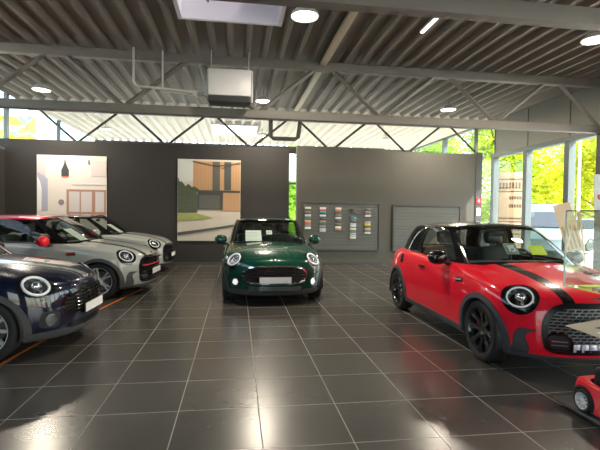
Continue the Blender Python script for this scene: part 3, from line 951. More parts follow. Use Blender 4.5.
# ------------------------------------------------------------------ materials of the place
def tile_mat():
    m, nt, b = new_mat('large dark grey floor tiles')
    N = nt.nodes; Lk = nt.links.new
    tc = N.new('ShaderNodeTexCoord'); mp = N.new('ShaderNodeMapping'); mp.inputs['Location'].default_value = (-.177 + .6 * 40, -3.97 + .6 * 40, 0)
    Lk(tc.outputs['Object'], mp.inputs[0])
    br = N.new('ShaderNodeTexBrick'); br.offset = 0; br.squash = 1
    br.inputs['Scale'].default_value = 1; br.inputs['Brick Width'].default_value = .6; br.inputs['Row Height'].default_value = .6
    br.inputs['Mortar Size'].default_value = .0042; br.inputs['Mortar Smooth'].default_value = .1
    br.inputs['Color1'].default_value = (.060, .055, .049, 1); br.inputs['Color2'].default_value = (.072, .066, .058, 1)
    br.inputs['Mortar'].default_value = (.27, .26, .235, 1)
    Lk(mp.outputs[0], br.inputs['Vector'])
    nz = N.new('ShaderNodeTexNoise'); nz.inputs['Scale'].default_value = 1.7; nz.inputs['Detail'].default_value = 7; nz.inputs['Roughness'].default_value = .65
    Lk(tc.outputs['Object'], nz.inputs['Vector'])
    rp = N.new('ShaderNodeValToRGB'); rp.color_ramp.elements[0].position = .35; rp.color_ramp.elements[1].position = .68
    rp.color_ramp.elements[0].color = (.86, .86, .86, 1); rp.color_ramp.elements[1].color = (1.16, 1.16, 1.16, 1)
    Lk(nz.outputs['Fac'], rp.inputs[0])
    mu = N.new('ShaderNodeMixRGB'); mu.blend_type = 'MULTIPLY'; mu.inputs[0].default_value = 1
    Lk(br.outputs['Color'], mu.inputs[1]); Lk(rp.outputs[0], mu.inputs[2]); Lk(mu.outputs[0], b.inputs['Base Color'])
    r2 = N.new('ShaderNodeMapRange'); r2.inputs[1].default_value = .3; r2.inputs[2].default_value = .7; r2.inputs[3].default_value = .25; r2.inputs[4].default_value = .25; b.inputs['Specular IOR Level'].default_value = .75
    Lk(nz.outputs['Fac'], r2.inputs[0])
    mr = N.new('ShaderNodeMixRGB'); Lk(br.outputs['Fac'], mr.inputs[0]); Lk(r2.outputs[0], mr.inputs[1]); mr.inputs[2].default_value = (.7, .7, .7, 1)
    Lk(mr.outputs[0], b.inputs['Roughness'])
    bp = N.new('ShaderNodeBump'); bp.inputs['Strength'].default_value = .25; bp.inputs['Distance'].default_value = .002; bp.invert = True
    Lk(br.outputs['Fac'], bp.inputs['Height']); Lk(bp.outputs[0], b.inputs['Normal'])
    return m

M['tile'] = tile_mat()
M['wall_black'] = pmat('matte charcoal wall paint', (.025, .0225, .021), .75, noise=.08, nscale=3)
M['wall_grey'] = pmat('matte warm grey wall paint', (.086, .082, .070), .7, noise=.06, nscale=3)
M['steel'] = pmat('grey painted steel', (.20, .185, .165), .55, noise=.05)
M['steel_dark'] = pmat('dark grey painted steel', (.055, .055, .056), .55)
M['deck'] = pmat('grey ceiling deck', (.19, .166, .135), .6, noise=.05, nscale=2)
M['deck_lit'] = pmat('lit copy of ceiling deck', (.64, .60, .51), .55, noise=.04, nscale=2)  # same deck behind the partition, its bright light put into a paler colour
M['rear_floor'] = pmat('pale light bounce floor', (.72, .70, .66), .6, noise=.06, nscale=1)  # unseen floor, made pale to bounce light up onto the rear deck
M['olive_panel'] = pmat('olive grey wall panel', (.20, .20, .175), .55, noise=.05, nscale=2)
M['alu'] = pmat('light grey aluminium', (.105, .135, .14), .45, .1)
M['pane'] = glass_mat('window pane', (.93, .96, .95), ior=1.45)
M['skylight_pane'] = glass_mat('milky skylight sheet', (.30, .29, .31), ior=1.45)
M['acrylic'] = glass_mat('clear acrylic', (.93, .97, .95), ior=1.5)
M['acrylic_edge'] = pmat('acrylic edge', (.55, .72, .66), .2)
M['white_box'] = pmat('white enamelled sheet', (.68, .68, .70), .4)
M['lilac_white'] = pmat('white skylight kerb', (.78, .76, .80), .45)
M['pipe'] = pmat('light grey steel conduit', (.66, .65, .62), .4, .2)
M['lamp_shell'] = pmat('white lamp housing', (.7, .69, .67), .4)
M['lamp_glow'] = emat('warm white lamp diffuser', (1, .90, .74), 14)
M['tape'] = pmat('orange floor tape', (.75, .17, .02), .5)
M['paper'] = pmat('white paper', (.84, .86, .84), .5)
M['lime'] = pmat('lime yellow paper', (.72, .86, .05), .5)
M['ink'] = pmat('dark ink', (.05, .05, .055), .6)
M['slat_grey'] = pmat('slat board grey', (.10, .105, .10), .5)
M['concrete'] = pmat('pale concrete paving', (.62, .60, .56), .8, noise=.08, nscale=.6)
M['lawn'] = pmat('lawn', (.16, .30, .05), .9, noise=.3, nscale=2)
M['bark'] = pmat('bark', (.12, .09, .06), .9, noise=.3, nscale=9)
M['wood'] = pmat('light plywood', (.58, .40, .24), .6, noise=.12, nscale=6)
M['wood_beige'] = pmat('beige board', (.58, .50, .36), .6, noise=.08, nscale=5)
M['wood_dark'] = pmat('dark brown strips', (.16, .09, .05), .6)
M['sign_red'] = pmat('red sign', (.75, .02, .03), .4)

# ------------------------------------------------------------------ room shell
XL, XR, YF, YB = -6.13, 8.3, -4.0, 20.5
ZD = 4.62                  # underside of the deck
YP = 12.75                 # display partition
def struct(o): o['kind'] = 'structure'; return o

struct(box_obj('floor', M['tile'], XL - .1, XR + .1, YF - .1, YP + .14, -.2, 0))
struct(box_obj('floor_rear', M['rear_floor'], XL - .1, XR + .1, YP + .14, YB + .1, -.2, 0))

def deck(rear):
    """trapezoidal sheet with a rib every third of a metre, laid along Y; two skylight holes"""
    g = Geo()
    pitch = .333; x = XL - .05
    prof = []
    while x < XR + .2:
        prof += [(x, ZD), (x + .055, ZD), (x + .105, ZD + .105), (x + .283, ZD + .105)]
        x += pitch
    holes = [(-.87, .62, 4.9, 7.05), (-.87, .66, 15.9, 17.85)]
    ys = sorted({YF - .2, YB + .2, 13.5} | {h[2] for h in holes} | {h[3] for h in holes})
    for a, b in zip(ys[:-1], ys[1:]):
        if (a >= 13.5 - 1e-6) != rear: continue
        segs = [prof]
        for h in holes:
            if a >= h[2] - 1e-6 and b <= h[3] + 1e-6:
                segs = [[p for p in prof if p[0] <= h[0]] + [], [p for p in prof if p[0] >= h[1]]]
        for sg in segs:
            vs = []; fs = []
            for (x, z) in sg: vs += [(x, a, z), (x, b, z)]
            for i in range(len(sg) - 1): fs.append((2 * i, 2 * i + 1, 2 * i + 3, 2 * i + 2))
            g.add(vs, fs)
    # opaque roof layer over the ribs
    for a, b in zip(ys[:-1], ys[1:]):
        if (a >= 13.5 - 1e-6) != rear: continue
        xs = [(XL - .08, XR + .3)]
        for h in holes:
            if a >= h[2] - 1e-6 and b <= h[3] + 1e-6: xs = [(XL - .08, h[0] - .05), (h[1] + .05, XR + .3)]
        a2 = a + .04 if a in [h[3] for h in holes] else a
        b2 = b - .04 if b in [h[2] for h in holes] else b
        for x0, x1 in xs: g.box(x0, x1, a2, b2, ZD + .12, ZD + .27)
    return g.obj('ceiling', M['deck_lit'] if rear else M['deck'], angle=20), holes
dk, HOLES = deck(False); struct(dk)
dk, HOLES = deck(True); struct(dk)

# partition panels in front of the rear zone
struct(box_obj('wall_partition_charcoal', M['wall_black'], XL - .2, 1.49, YP, YP + .14, 0, 3.40))
struct(box_obj('wall_partition_grey', M['wall_grey'], 1.70, 4.32, YP - .10, YP + .12, 0, 3.46))
struct(box_obj('wall_partition_side', M['wall_grey'], 4.32, 7.30, YP, YP + .14, 0, 3.40))
struct(box_obj('trim_partition_post', M['steel_dark'], 7.30, 7.50, YP - .02, YP + .16, 0, 3.46))
struct(box_obj('baseboard_charcoal', M['steel_dark'], XL, 1.49, YP - .015, YP - .001, 0, .08))
struct(box_obj('baseboard_grey', M['steel_dark'], 1.70, 4.32, YP - .115, YP - .101, 0, .08))

# right side: low kerb, glazing, panel above
WZ = 3.45
posts = [-3.9, -2.3, -.7, .9, 2.5, 4.1, 5.7, 7.3, 8.9, 10.09, 11.72, 13.35]
struct(box_obj('wall_right_upper', M['olive_panel'], XR, XR + .15, YF, 13.40, WZ + .05, ZD + .2))
seams = Geo()
for y in posts[4:]: seams.box(XR - .012, XR, y - .012, y + .012, WZ + .08, ZD)
struct(seams.obj('trim_panel_seams', M['steel_dark']))
struct(box_obj('wall_right_kerb', M['olive_panel'], XR - .02, XR + .15, YF, YB, 0, .10))
struct(box_obj('trim_right_rail', M['alu'], XR - .10, XR + .12, YF, 13.40, WZ - .06, WZ + .06))
def window(n, y0, y1, z0, z1, x=XR, post=.085):
    f = Geo()
    f.box(x - .08, x + .10, y1 - post, y1 + post, z0, z1)
    f.box(x - .05, x + .08, y0, y1, z0, z0 + .07)
    f.box(x - .05, x + .08, y0, y1, z1 - .05, z1)
    o = struct(f.obj('window_%d' % n, M['alu']))
    g = Geo(); g.box(x + .01, x + .025, y0, y1, z0, z1); g.obj('pane', M['pane'], o)
k = 1
for a, b in zip(posts[:-1], posts[1:]):
    window(k, a, b, .10, WZ, post=.085 if b not in (8.9,) else .10); k += 1
struct(box_obj('trim_door_post', M['steel_dark'], XR - .10, XR + .12, 8.55, 9.14, .10, WZ))
# rear zone of the right side is glazed up to the roof
window(k, 13.42, 16.9, .10, ZD, post=.06); k += 1
window(k, 16.9, YB, .10, ZD, post=.06); k += 1

# rear facade, glazed
def window_y(n, x0, x1, z0, z1, y=YB, post=.06, mid=None):
    f = Geo()
    f.box(x1 - post, x1 + post, y - .06, y + .08, z0, z1)
    f.box(x0, x1, y - .05, y + .06, z0, z0 + .08); f.box(x0, x1, y - .05, y + .06, z1 - .08, z1)
    if mid: f.box(x0, x1, y - .05, y + .06, mid - .05, mid + .05)
    o = struct(f.obj('window_%d' % n, M['steel_dark']))
    g = Geo(); g.box(x0, x1, y + .01, y + .025, z0, z1); g.obj('pane', M['pane'], o)
xs = [XL, -4.3, -2.5, -.7, 1.1, 2.9, 4.7, 6.5, XR]
for a, b in zip(xs[:-1], xs[1:]):
    window_y(k, a, b, .0, ZD, mid=2.9); k += 1
# left side: solid by the cars with a glazed band over it, all glass behind the partition
struct(box_obj('wall_left', M['wall_black'], XL - .15, XL, YF, YP - .01, 0, 3.1))
def window_x(n, y0, y1, z0, z1):
    f = Geo(); f.box(XL - .08, XL + .02, y1 - .05, y1 + .05, z0, z1); f.box(XL - .08, XL, y0, y1, z0, z0 + .06)
    o = struct(f.obj('window_%d' % n, M['alu']))
    g = Geo(); g.box(XL - .04, XL - .025, y0, y1, z0, z1); g.obj('pane', M['pane'], o)
ys = [YF, 0, 4, 8, YP + .14]
for a, b in zip(ys[:-1], ys[1:]): window_x(k, a, b, 3.1, ZD); k += 1
window_x(k, YP + .14, 16.4, 0, ZD); k += 1
window_x(k, 16.4, YB, 0, ZD); k += 1
# unseen street front behind the camera: glass, solid bays added to darken reflections
xs = [XL, -2.5, 1.1, 4.7, XR]
for i, (a, b) in enumerate(zip(xs[:-1], xs[1:])):
    if i in (0, 2):
        struct(box_obj('wall_front_added_bay', M['wall_grey'], a, b, YF - .1, YF + .1, 0, ZD))
    else:
        struct(box_obj('wall_front_added_head', M['wall_grey'], a, b, YF - .1, YF + .1, 3.3, ZD))
        window_y(k, a, b, 0, 3.3, y=YF); k += 1

# ------------------------------------------------------------------ roof steel: trusses across the hall, each one thing
def roof_truss(y, mat, xoff, label, step=2.62):
    t = thing('roof_truss', label, 'truss', (0, y, 0), 0, 'roof trusses')
    ZB, ZT = 3.50, 4.53
    g = Geo(); g.box(XL, XR, -.075, .075, ZB - .085, ZB + .085, .012); g.obj('bottom_chord', mat, t)
    g = Geo(); g.box(XL, XR, -.075, .075, ZT - .085, ZT + .085, .012); g.obj('top_chord', mat, t)
    x = xoff
    while x < XR + step:
        for (xa, za, xb, zb) in ((x, ZB, x + step / 2 - .12, ZT), (x + step / 2 + .12, ZT, x + step - .01, ZB)):
            if min(xa, xb) > XL and max(xa, xb) < XR:
                g = Geo(); g.tube([(xa, 0, za + .04), (xb, 0, zb - .04 if zb > za else zb + .04)], .048 if mat is M['steel'] else .036, 4, up=(0, 1, 0)); g.obj('diagonal', mat, t)
        x += step
    if y > 13:
        g = Geo(); g.box(7.98, 8.07, -.05, .05, ZB + .08, ZT - .08); g.obj('end_post', mat, t)
    return t
roof_truss(4.04, M['steel'], -5.05, 'grey steel roof truss nearest overhead, only its lower beam in view')
roof_truss(9.04, M['steel'], -7.4, 'grey steel roof truss crossing the hall just behind the white heater box', 2.6)
roof_truss(14.04, M['steel_dark'], -7.33, 'dark thin roof truss just behind the top of the charcoal partition wall', 2.58)

# ------------------------------------------------------------------ skylights
for (x0, x1, y0, y1), lab in zip(HOLES, ('white framed skylight in the ceiling above the front of the hall', 'white framed skylight over the bright zone behind the partition wall')):
    t = thing('skylight', lab, 'skylight', ((x0 + x1) / 2, (y0 + y1) / 2, ZD), 0, 'skylights')
    w, d = (x1 - x0) / 2, (y1 - y0) / 2
    g = Geo()
    for (a, b, c, e) in ((-w - .06, w + .06, d, d + .06), (-w - .06, w + .06, -d - .06, -d), (-w - .06, -w, -d, d), (w, w + .06, -d, d)):
        g.box(a, b, c, e, -.13 if y0 < 10 else -.03, .75 if y0 < 10 else .40)
    g.obj('kerb', M['lilac_white'], t)
    zp = .70 if y0 < 10 else .34
    g = Geo(); g.box(-w, w, -d, d, zp, zp + .015); g.obj('pane', M['skylight_pane'] if y0 < 10 else M['pane'], t)
    g = Geo(); g.tube([(-w + .10, d - .06, .45), (-w + .42, d - .32, .0)], .016, 8); g.obj('opening_chain', M['steel'], t)

# ------------------------------------------------------------------ ceiling lamps
def ceiling_lamp(x, y, label):
    t = thing('ceiling_lamp', label, 'lamp', (x, y, 4.45), 0, 'round ceiling lamps')
    g = Geo(); g.lathe([(.001, .09), (.12, .09), (.15, .07), (.20, .02), (.215, -.015), (.205, -.03), (.19, -.02)], 28); g.obj('housing', M['lamp_shell'], t)
    g = Geo(); g.lathe([(.001, -.022), (.12, -.022), (.19, -.018)], 28); g.obj('diffuser', M['lamp_glow'], t)
    g = Geo(); g.tube([(0, 0, .09), (0, 0, ZD - 4.45 + .10)], .012, 6); g.obj('rod', M['steel'], t)
    L = bpy.data.lights.new('lamp light', 'AREA'); L.shape = 'DISK'; L.size = .38; L.energy = LAMP_W; L.color = (1, .88, .70)
    o = bpy.data.objects.new('lamp_light', L); link(o, t); o.location = (0, 0, -.035)
LAMP_W = 110
for x, y, lab in ((.97, 6.55, 'round glowing ceiling lamp beside the white skylight, largest of the lamps'), (5.84, 6.6, 'round glowing ceiling lamp at the right edge above the red car'),
                  (-4.75, 11.6, 'round glowing ceiling lamp at the left above the picture of the pendant lamp'), (.66, 11.65, 'round glowing ceiling lamp just right of the hanging heater box'),
                  (5.78, 11.6, 'round glowing ceiling lamp above the empty slat panel'), (-4.70, 16.7, 'small round ceiling lamp seen through the dark truss at the left'),
                  (.92, 16.9, 'small round ceiling lamp seen through the dark truss below the heater box'), (5.78, 16.8, 'small round ceiling lamp seen through the dark truss above the grey partition')):
    ceiling_lamp(x, y, lab)

# ------------------------------------------------------------------ heater, conduit, purlin, strip
t = thing('unit_heater', 'white box heater hanging on rods below the ceiling, above the green car', 'heater', (-.16, 8.72, 3.60))
g = Geo(); g.box(-.405, .405, -.22, .22, .12, .62, .02); g.obj('casing', M['white_box'], t)
g = Geo(); g.box(-.40, .40, -.20, .20, .0, .12, .01)
for i in range(5): g.box(-.38, .38, -.23, -.20, .012 + i * .021, .022 + i * .021)
g.obj('louvre', M['steel_dark'], t)
for sx in (-1, 1):
    g = Geo()
    g.tube([(sx * .43, 0, .05), (sx * .43, 0, .66)], .014, 6); g.tube([(sx * .36, 0, .60), (sx * .36, 0, 1.14)], .008, 6); g.tube([(sx * .43, 0, .655), (sx * .30, 0, .655)], .014, 6)
    g.obj('hanger', M['pipe'], t)
g = Geo(); g.box(-.47, -.41, -.08, .04, .10, .42, .012); g.obj('valve_box', M['white_box'], t)
cd = Geo()
cd.tube([(-1.97, 8.8, 4.615), (-1.97, 8.8, 3.98), (-1.94, 8.8, 3.92), (-1.88, 8.8, 3.885), (-1.5, 8.8, 3.865), (-.62, 8.8, 3.82)], .022, 10)
cd.tube([(-1.45, 8.88, 4.615), (-1.45, 8.88, 3.90), (-1.40, 8.88, 3.83), (-.62, 8.86, 3.77)], .016, 8)
cd.tube([(-.86, 8.8, 3.83), (-.78, 8.76, 3.74)], .03, 8); cd.tube([(-.92, 8.8, 3.84), (-.70, 8.8, 3.825)], .034, 10)
tag(cd.obj('conduit', M['pipe']), 'bent pale pipe run leading from the ceiling to the white heater box', 'pipe')
g = Geo(); g.box(1.66, 1.79, 4.2, 13.9, ZD - .075, ZD - .005, .01)
tag(g.obj('cable_tray', pmat('beige steel', (.52, .44, .33), .45)), 'long beige cable tray running under the ceiling towards the partition wall', 'cable tray')
t = thing('strip_light', 'short white strip light under the ceiling deck right of the beige cable tray', 'lamp', (3.055, 6.8, ZD - .04))
g = Geo(); g.box(-.035, .035, -.36, .36, 0, .04, .005); g.obj('housing', M['lamp_shell'], t)
g = Geo(); g.box(-.028, .028, -.34, .34, -.018, 0, .004); g.obj('diffuser', emat('strip glow', (1, .96, .9), 2.2), t)
# bent duct below the dark truss
g = Geo(); g.tube([(1.0, 13.6, 4.615), (1.0, 13.6, 3.86), (1.08, 13.6, 3.80), (1.75, 13.6, 3.80), (1.85, 13.6, 3.86), (1.95, 13.6, 4.615)], .065, 4)
tag(g.obj('bent_duct', M['steel_dark']), 'dark bent duct under the ceiling above the gap in the partition', 'duct')

# ------------------------------------------------------------------ wall pictures
def pic_mat_noise(): pass
PRINT = [0]
def flat(parent, name, col, poly, y, x0, z0, w, h, rough=.55, d=.0012):
    PRINT[0] += 1; d = d + .0005 * PRINT[0]
    """a printed shape: poly in 0..1 picture coordinates"""
    g = Geo(); g.prism(poly, 0, d, lambda a, b, dd: (x0 + a * w, y - dd, z0 + b * h))
    return g.obj(name, col if not isinstance(col, tuple) else pmat(name + ' print', col, rough), parent)
def rect(a, b, c, d): return [(a, c), (b, c), (b, d), (a, d)]

def print_mat(name, col, n=.12, sc=3.0):
    return pmat(name, col, .5, noise=n, nscale=sc)
# picture 1: loft room with a pendant lamp
x0, z0, w, h = -5.32, .72, 1.76, 2.26
t = thing('wall_picture', 'large print of a bright loft room with a hanging pendant lamp on charcoal wall', 'picture', (0, 0, 0), 0, 'wall prints')
g = Geo(); g.box(x0 - .01, x0 + w + .01, YP - .03, YP - .001, z0 - .01, z0 + h + .01); g.obj('panel', print_mat('loft wall print', (.78, .72, .66), .05), t)
Y = YP - .0305
PRINT[0] = 0
def P1(name, col, poly, d=.0012): return flat(t, name, col, poly, Y, x0, z0, w, h, d=d)
P1('ceiling_print', (.66, .60, .52), [(0, .97), (.25, .92), (.45, 1), (0, 1)])
P1('ceiling_print', (.74, .70, .60), [(.28, .92), (.60, .965), (1, .955), (1, 1), (.3, 1)])
P1('corner_print', (.70, .56, .54), [(0, .66), (.12, .66), (.12, .93), (0, .955)])
P1('arch_print', (.44, .45, .56), [(.0, .34), (.15, .34), (.15, .72), (.10, .76), (0, .80)])
P1('arch_glass_print', (.85, .84, .86), [(0, .34), (.06, .34), (.065, .60), (.045, .68), (0, .75)], .002)
P1('shade_print', (.055, .055, .06), [(.345, .755), (.455, .755), (.455, .83), (.43, .875), (.412, .91), (.405, .955), (.392, .955), (.386, .91), (.37, .875), (.345, .83)])
P1('glow_print', (.75, .16, .08), rect(.35, .45, .742, .757), .002)
P1('cord_print', (.10, .10, .10), rect(.396, .402, .95, 1), .0015)
P1('frame_print', (.44, .25, .17), rect(.42, 1.0, .30, .60))
for a, b in ((.455, .61), (.63, .79), (.84, .97)):
    P1('pane_print', (.66, .60, .60), rect(a, b, .33, .575), .002)
P1('soffit_print', (.70, .60, .57), rect(.78, 1, .76, .95))
P1('shelf_print', (.68, .62, .58), rect(.50, 1, .655, .665), .0015)
P1('dial_print', (.30, .24, .26), ell(.345, .445, .042, .034, 20))
P1('lamp_print', (.22, .21, .22), [(.73, .955), (.76, .955), (.765, .90), (.735, .90)])
P1('skirt_print', (.55, .50, .47), rect(0, 1, 0, .06))
PRINT[0] = 0
# picture 2: house front with timber cladding
x0, z0, w, h = -1.65, .70, 1.73, 2.28
t = thing('wall_picture', 'large print of a timber clad house front and driveway on charcoal wall', 'picture', (0, 0, 0), 0, 'wall prints')
g = Geo(); g.box(x0 - .01, x0 + w + .01, YP - .03, YP - .001, z0 - .01, z0 + h + .01); g.obj('panel', print_mat('driveway print', (.56, .50, .42), .10), t)
P1('sky_print', (.60, .60, .58), [(0, .70), (.24, .74), (.24, 1), (0, 1)])
P1('timber_print', (.50, .29, .15), rect(.24, .55, .62, .98))
for i in range(7): P1('board_print', (.36, .20, .10), rect(.27 + i * .042, .274 + i * .042, .62, .98), .002)
P1('window_print', (.09, .09, .08), rect(.55, .67, .62, .98), .002)
P1('timber_print', (.50, .29, .15), rect(.67, 1, .37, .98))
for i in range(8): P1('board_print', (.38, .22, .11), rect(.69 + i * .04, .694 + i * .04, .37, .98), .002)
P1('window_print', (.07, .075, .07), rect(.74, .85, .63, .98), .0022)
P1('ledge_print', (.07, .065, .06), rect(.24, 1, .60, .625), .0025)
P1('garage_print', (.055, .055, .052), rect(.31, .72, .385, .605), .0026)
P1('door_print', (.10, .10, .09), rect(.34, .67, .395, .565), .003)
P1('hedge_print', print_mat('hedge print', (.07, .085, .05), .95, 30), [(0, .34), (.31, .345), (.315, .52), (.30, .60), (.34, .63), (.26, .67), (.22, .66), (.17, .70), (.12, .67), (.06, .73), (.03, .72), (0, .78)], .0032)
P1('lawn_print', print_mat('lawn print', (.30, .32, .10), .3, 10), [(0, .24), (.35, .26), (.55, .29), (.30, .335), (0, .34)], .0034)
P1('kerb_print', (.085, .08, .075), [(0, .10), (.6, .165), (1, .215), (1, .19), (.6, .135), (0, .06)], .0034)
P1('wire_print', (.05, .045, .04), [(.24, .985), (.6, .93), (1, .965), (1, .958), (.6, .92), (.24, .978)], .0036)
P1('wire_print', (.05, .045, .04), [(.70, .90), (1, .985), (1, .977), (.70, .893)], .0036)

# ------------------------------------------------------------------ slat boards and colour samples
def slat_board(x0, x1, z0, z1, y, label, top):
    t = thing('slat_board', label, 'display board', ((x0 + x1) / 2, y, z0), 0, 'slat boards')
    w, h = (x1 - x0) / 2, z1 - z0
    g = Geo(); g.box(-w, w, -.02, -.002, 0, h)
    n = int(h / .10)
    for i in range(n): g.box(-w + .02, w - .02, -.032, -.02, i * h / n + .006, (i + 1) * h / n - .012, .003, 1)
    g.obj('slats', M['slat_grey'], t)
    for nm, a, b, c, d in (('frame_rail', -w - .03, w + .03, h, h + .04), ('frame_rail', -w - .03, w + .03, -.04, 0), ('frame_rail', -w - .03, -w, 0, h), ('frame_rail', w, w + .03, 0, h)):
        g = Geo(); g.box(a, b, -.055, -.002, c, d, .004); g.obj(nm, M['steel_dark'], t)
    return t
slat_board(1.90, 4.16, .46, 1.80, YP - .10, 'wide grey slat board carrying five columns of colour samples', True)
slat_board(4.66, 6.78, .42, 1.76, YP, 'empty grey slat board on the wall behind the red car', False)
for x in np.linspace(4.9, 6.6, 7): pass
cols = [  # columns: x, then rows (z, colour, name)
 (2.03, [(1.66, (.72, .66, .48), 'cream'), (1.55, (.16, .16, .15), 'dark grey'), (1.50, (.03, .03, .03), 'black'), (1.45, (.52, .52, .52), 'light grey'), (1.40, (.17, .17, .17), 'charcoal grey'), (1.335, (.04, .12, .26), 'blue'), (1.285, (.50, .46, .10), 'mustard yellow'), (1.235, (.55, .09, .12), 'crimson red'), (1.185, (.45, .14, .16), 'dusty red'), (1.13, (.08, .34, .26), 'teal green'), (1.08, (.74, .74, .70), 'white')]),
 (2.47, [(1.66, (.70, .68, .62), 'off white'), (1.605, (.55, .10, .20), 'magenta'), (1.55, (.04, .35, .34), 'turquoise'), (1.50, (.05, .05, .05), 'black'), (1.45, (.66, .66, .64), 'silver white'), (1.36, (.10, .09, .08), 'brown black'), (1.27, (.30, .27, .20), 'olive'), (1.20, (.11, .11, .11), 'dark grey'), (1.13, (.28, .28, .28), 'mid grey'), (1.05, (.48, .48, .48), 'pale grey'), (1.0, (.46, .46, .44), 'ash grey')]),
 (2.93, [(1.66, (.74, .62, .50), 'pale peach'), (1.60, (.42, .20, .13), 'copper'), (1.52, (.13, .12, .11), 'dark brown'), (1.46, (.20, .19, .17), 'taupe'), (1.38, (.60, .58, .54), 'stone white'), (1.30, (.10, .10, .10), 'black'), (1.20, (.16, .15, .14), 'dark grey'), (1.11, (.76, .72, .62), 'ivory'), (1.05, (.46, .24, .13), 'orange brown')]),
 (3.38, [(1.63, (.05, .055, .05), 'dark green'), (1.56, (.09, .085, .07), 'brown'), (1.42, (.08, .13, .16), 'petrol'), (1.37, (.05, .16, .26), 'sea blue'), (1.31, (.16, .17, .16), 'slate'), (1.20, (.46, .48, .50), 'cool grey'), (1.14, (.50, .52, .54), 'silver'), (1.06, (.58, .58, .58), 'light grey'), (.98, (.16, .18, .17), 'green grey'), (.92, (.33, .42, .40), 'mint grey'), (.86, (.42, .48, .50), 'blue grey'), (.80, (.62, .62, .52), 'cream grey')]),
 (3.82, [(1.63, (.10, .10, .10), 'black'), (1.57, (.24, .24, .22), 'grey'), (1.50, (.16, .16, .15), 'dark grey'), (1.45, (.62, .62, .56), 'white'), (1.26, (.40, .35, .30), 'beige grey'), (1.20, (.62, .54, .05), 'bright yellow'), (1.13, (.10, .10, .08), 'black'), (1.07, (.42, .42, .24), 'khaki'), (1.01, (.16, .16, .15), 'dark grey'), (.95, (.56, .54, .42), 'sand')]),
]
ordw = ('first', 'second', 'third', 'fourth', 'fifth')
posw = ('topmost', 'second', 'third', 'fourth', 'fifth', 'sixth', 'seventh', 'eighth', 'ninth', 'tenth', 'eleventh', 'twelfth')
base = None
for ci, (x, rows) in enumerate(cols):
    for ri, (z, c, nm) in enumerate(rows):
        g = Geo(); g.box(-.090, .090, -.045, 0, -.029, .029, .012, 2)
        o = g.obj('colour_sample', pmat('sample ' + nm, c, .25, coat=.6), loc=(x, YP - .134, z))
        pw = posw[ri] if ri < len(rows) - 1 else 'lowest'
        tag(o, '%s paint sample, %s from top of %s column on slat board' % (nm, pw, ordw[ci]) if pw not in ('topmost', 'lowest') else '%s paint sample at the %s of %s column on slat board' % (nm, 'top' if pw == 'topmost' else 'bottom', ordw[ci]), 'sample', 'paint samples on the slat board')

# red and white notices on the post
g = Geo(); g.box(7.33, 7.47, YP - .035, YP - .021, 1.86, 2.05); o = g.obj('call_point_sign', M['sign_red'])
tag(o, 'red notice with a white mark on dark post beside the glass wall', 'sign')
g = Geo(); g.box(7.37, 7.43, YP - .0365, YP - .035, 1.93, 1.975); g.tube([(7.39, YP - .036, 1.99), (7.40, YP - .036, 2.02), (7.43, YP - .036, 2.0)], .006, 6); g.obj('mark', M['paper'], o)
g = Geo(); g.box(7.34, 7.46, YP - .035, YP - .021, 1.50, 1.74); tag(g.obj('notice', M['paper']), 'white paper notice under the red sign on dark post', 'sign')

# orange tape on the floor by the left cars
pts = [(-2.31, 3.0), (-2.27, 4.4), (-2.22, 5.1), (-2.07, 7.0), (-1.89, 8.3), (-1.80, 8.8)]
g = Geo()
vs = []; fs = []
for i, (x, y) in enumerate(pts): vs += [(x - .02, y, .0015), (x + .02, y, .0015), (x + .02, y, .0), (x - .02, y, .0)]
for i in range(len(pts) - 1):
    a, b = 4 * i, 4 * i + 4
    fs += [(a, a + 1, b + 1, b), (a + 1, a + 2, b + 2, b + 1), (a + 3, a, b, b + 3)]
g.add(vs, fs)
tag(g.obj('floor_tape', M['tape']), 'orange tape line on the floor below the noses of the left cars', 'tape')
# ------------------------------------------------------------------ outdoors
box_obj('ground', M['concrete'], -60, 90, -40, 110, -.35, -.06)['kind'] = 'structure'

def leaf_mat(name, col):
    m = bpy.data.materials.new(name); m.use_nodes = True
    nt = m.node_tree; nt.nodes.clear()
    out = nt.nodes.new('ShaderNodeOutputMaterial')
    df = nt.nodes.new('ShaderNodeBsdfDiffuse'); tl = nt.nodes.new('ShaderNodeBsdfTranslucent'); mx = nt.nodes.new('ShaderNodeMixShader')
    oi = nt.nodes.new('ShaderNodeTexCoord'); nz = nt.nodes.new('ShaderNodeTexNoise'); nz.inputs['Scale'].default_value = 1.3
    nt.links.new(oi.outputs['Object'], nz.inputs['Vector'])
    cm = nt.nodes.new('ShaderNodeMixRGB'); cm.inputs[1].default_value = (col[0] * .6, col[1] * .75, col[2] * .6, 1); cm.inputs[2].default_value = (min(1, col[0] * 1.5), min(1, col[1] * 1.2), col[2], 1)
    nt.links.new(nz.outputs['Fac'], cm.inputs[0])
    nt.links.new(cm.outputs[0], df.inputs[0]); nt.links.new(cm.outputs[0], tl.inputs[0])
    mx.inputs[0].default_value = .45
    nt.links.new(df.outputs[0], mx.inputs[1]); nt.links.new(tl.outputs[0], mx.inputs[2]); nt.links.new(mx.outputs[0], out.inputs[0])
    return m
LEAF = [leaf_mat('spring leaves', (.36, .52, .04)), leaf_mat('yellow green leaves', (.52, .58, .04)), leaf_mat('mid green leaves', (.20, .42, .05))]

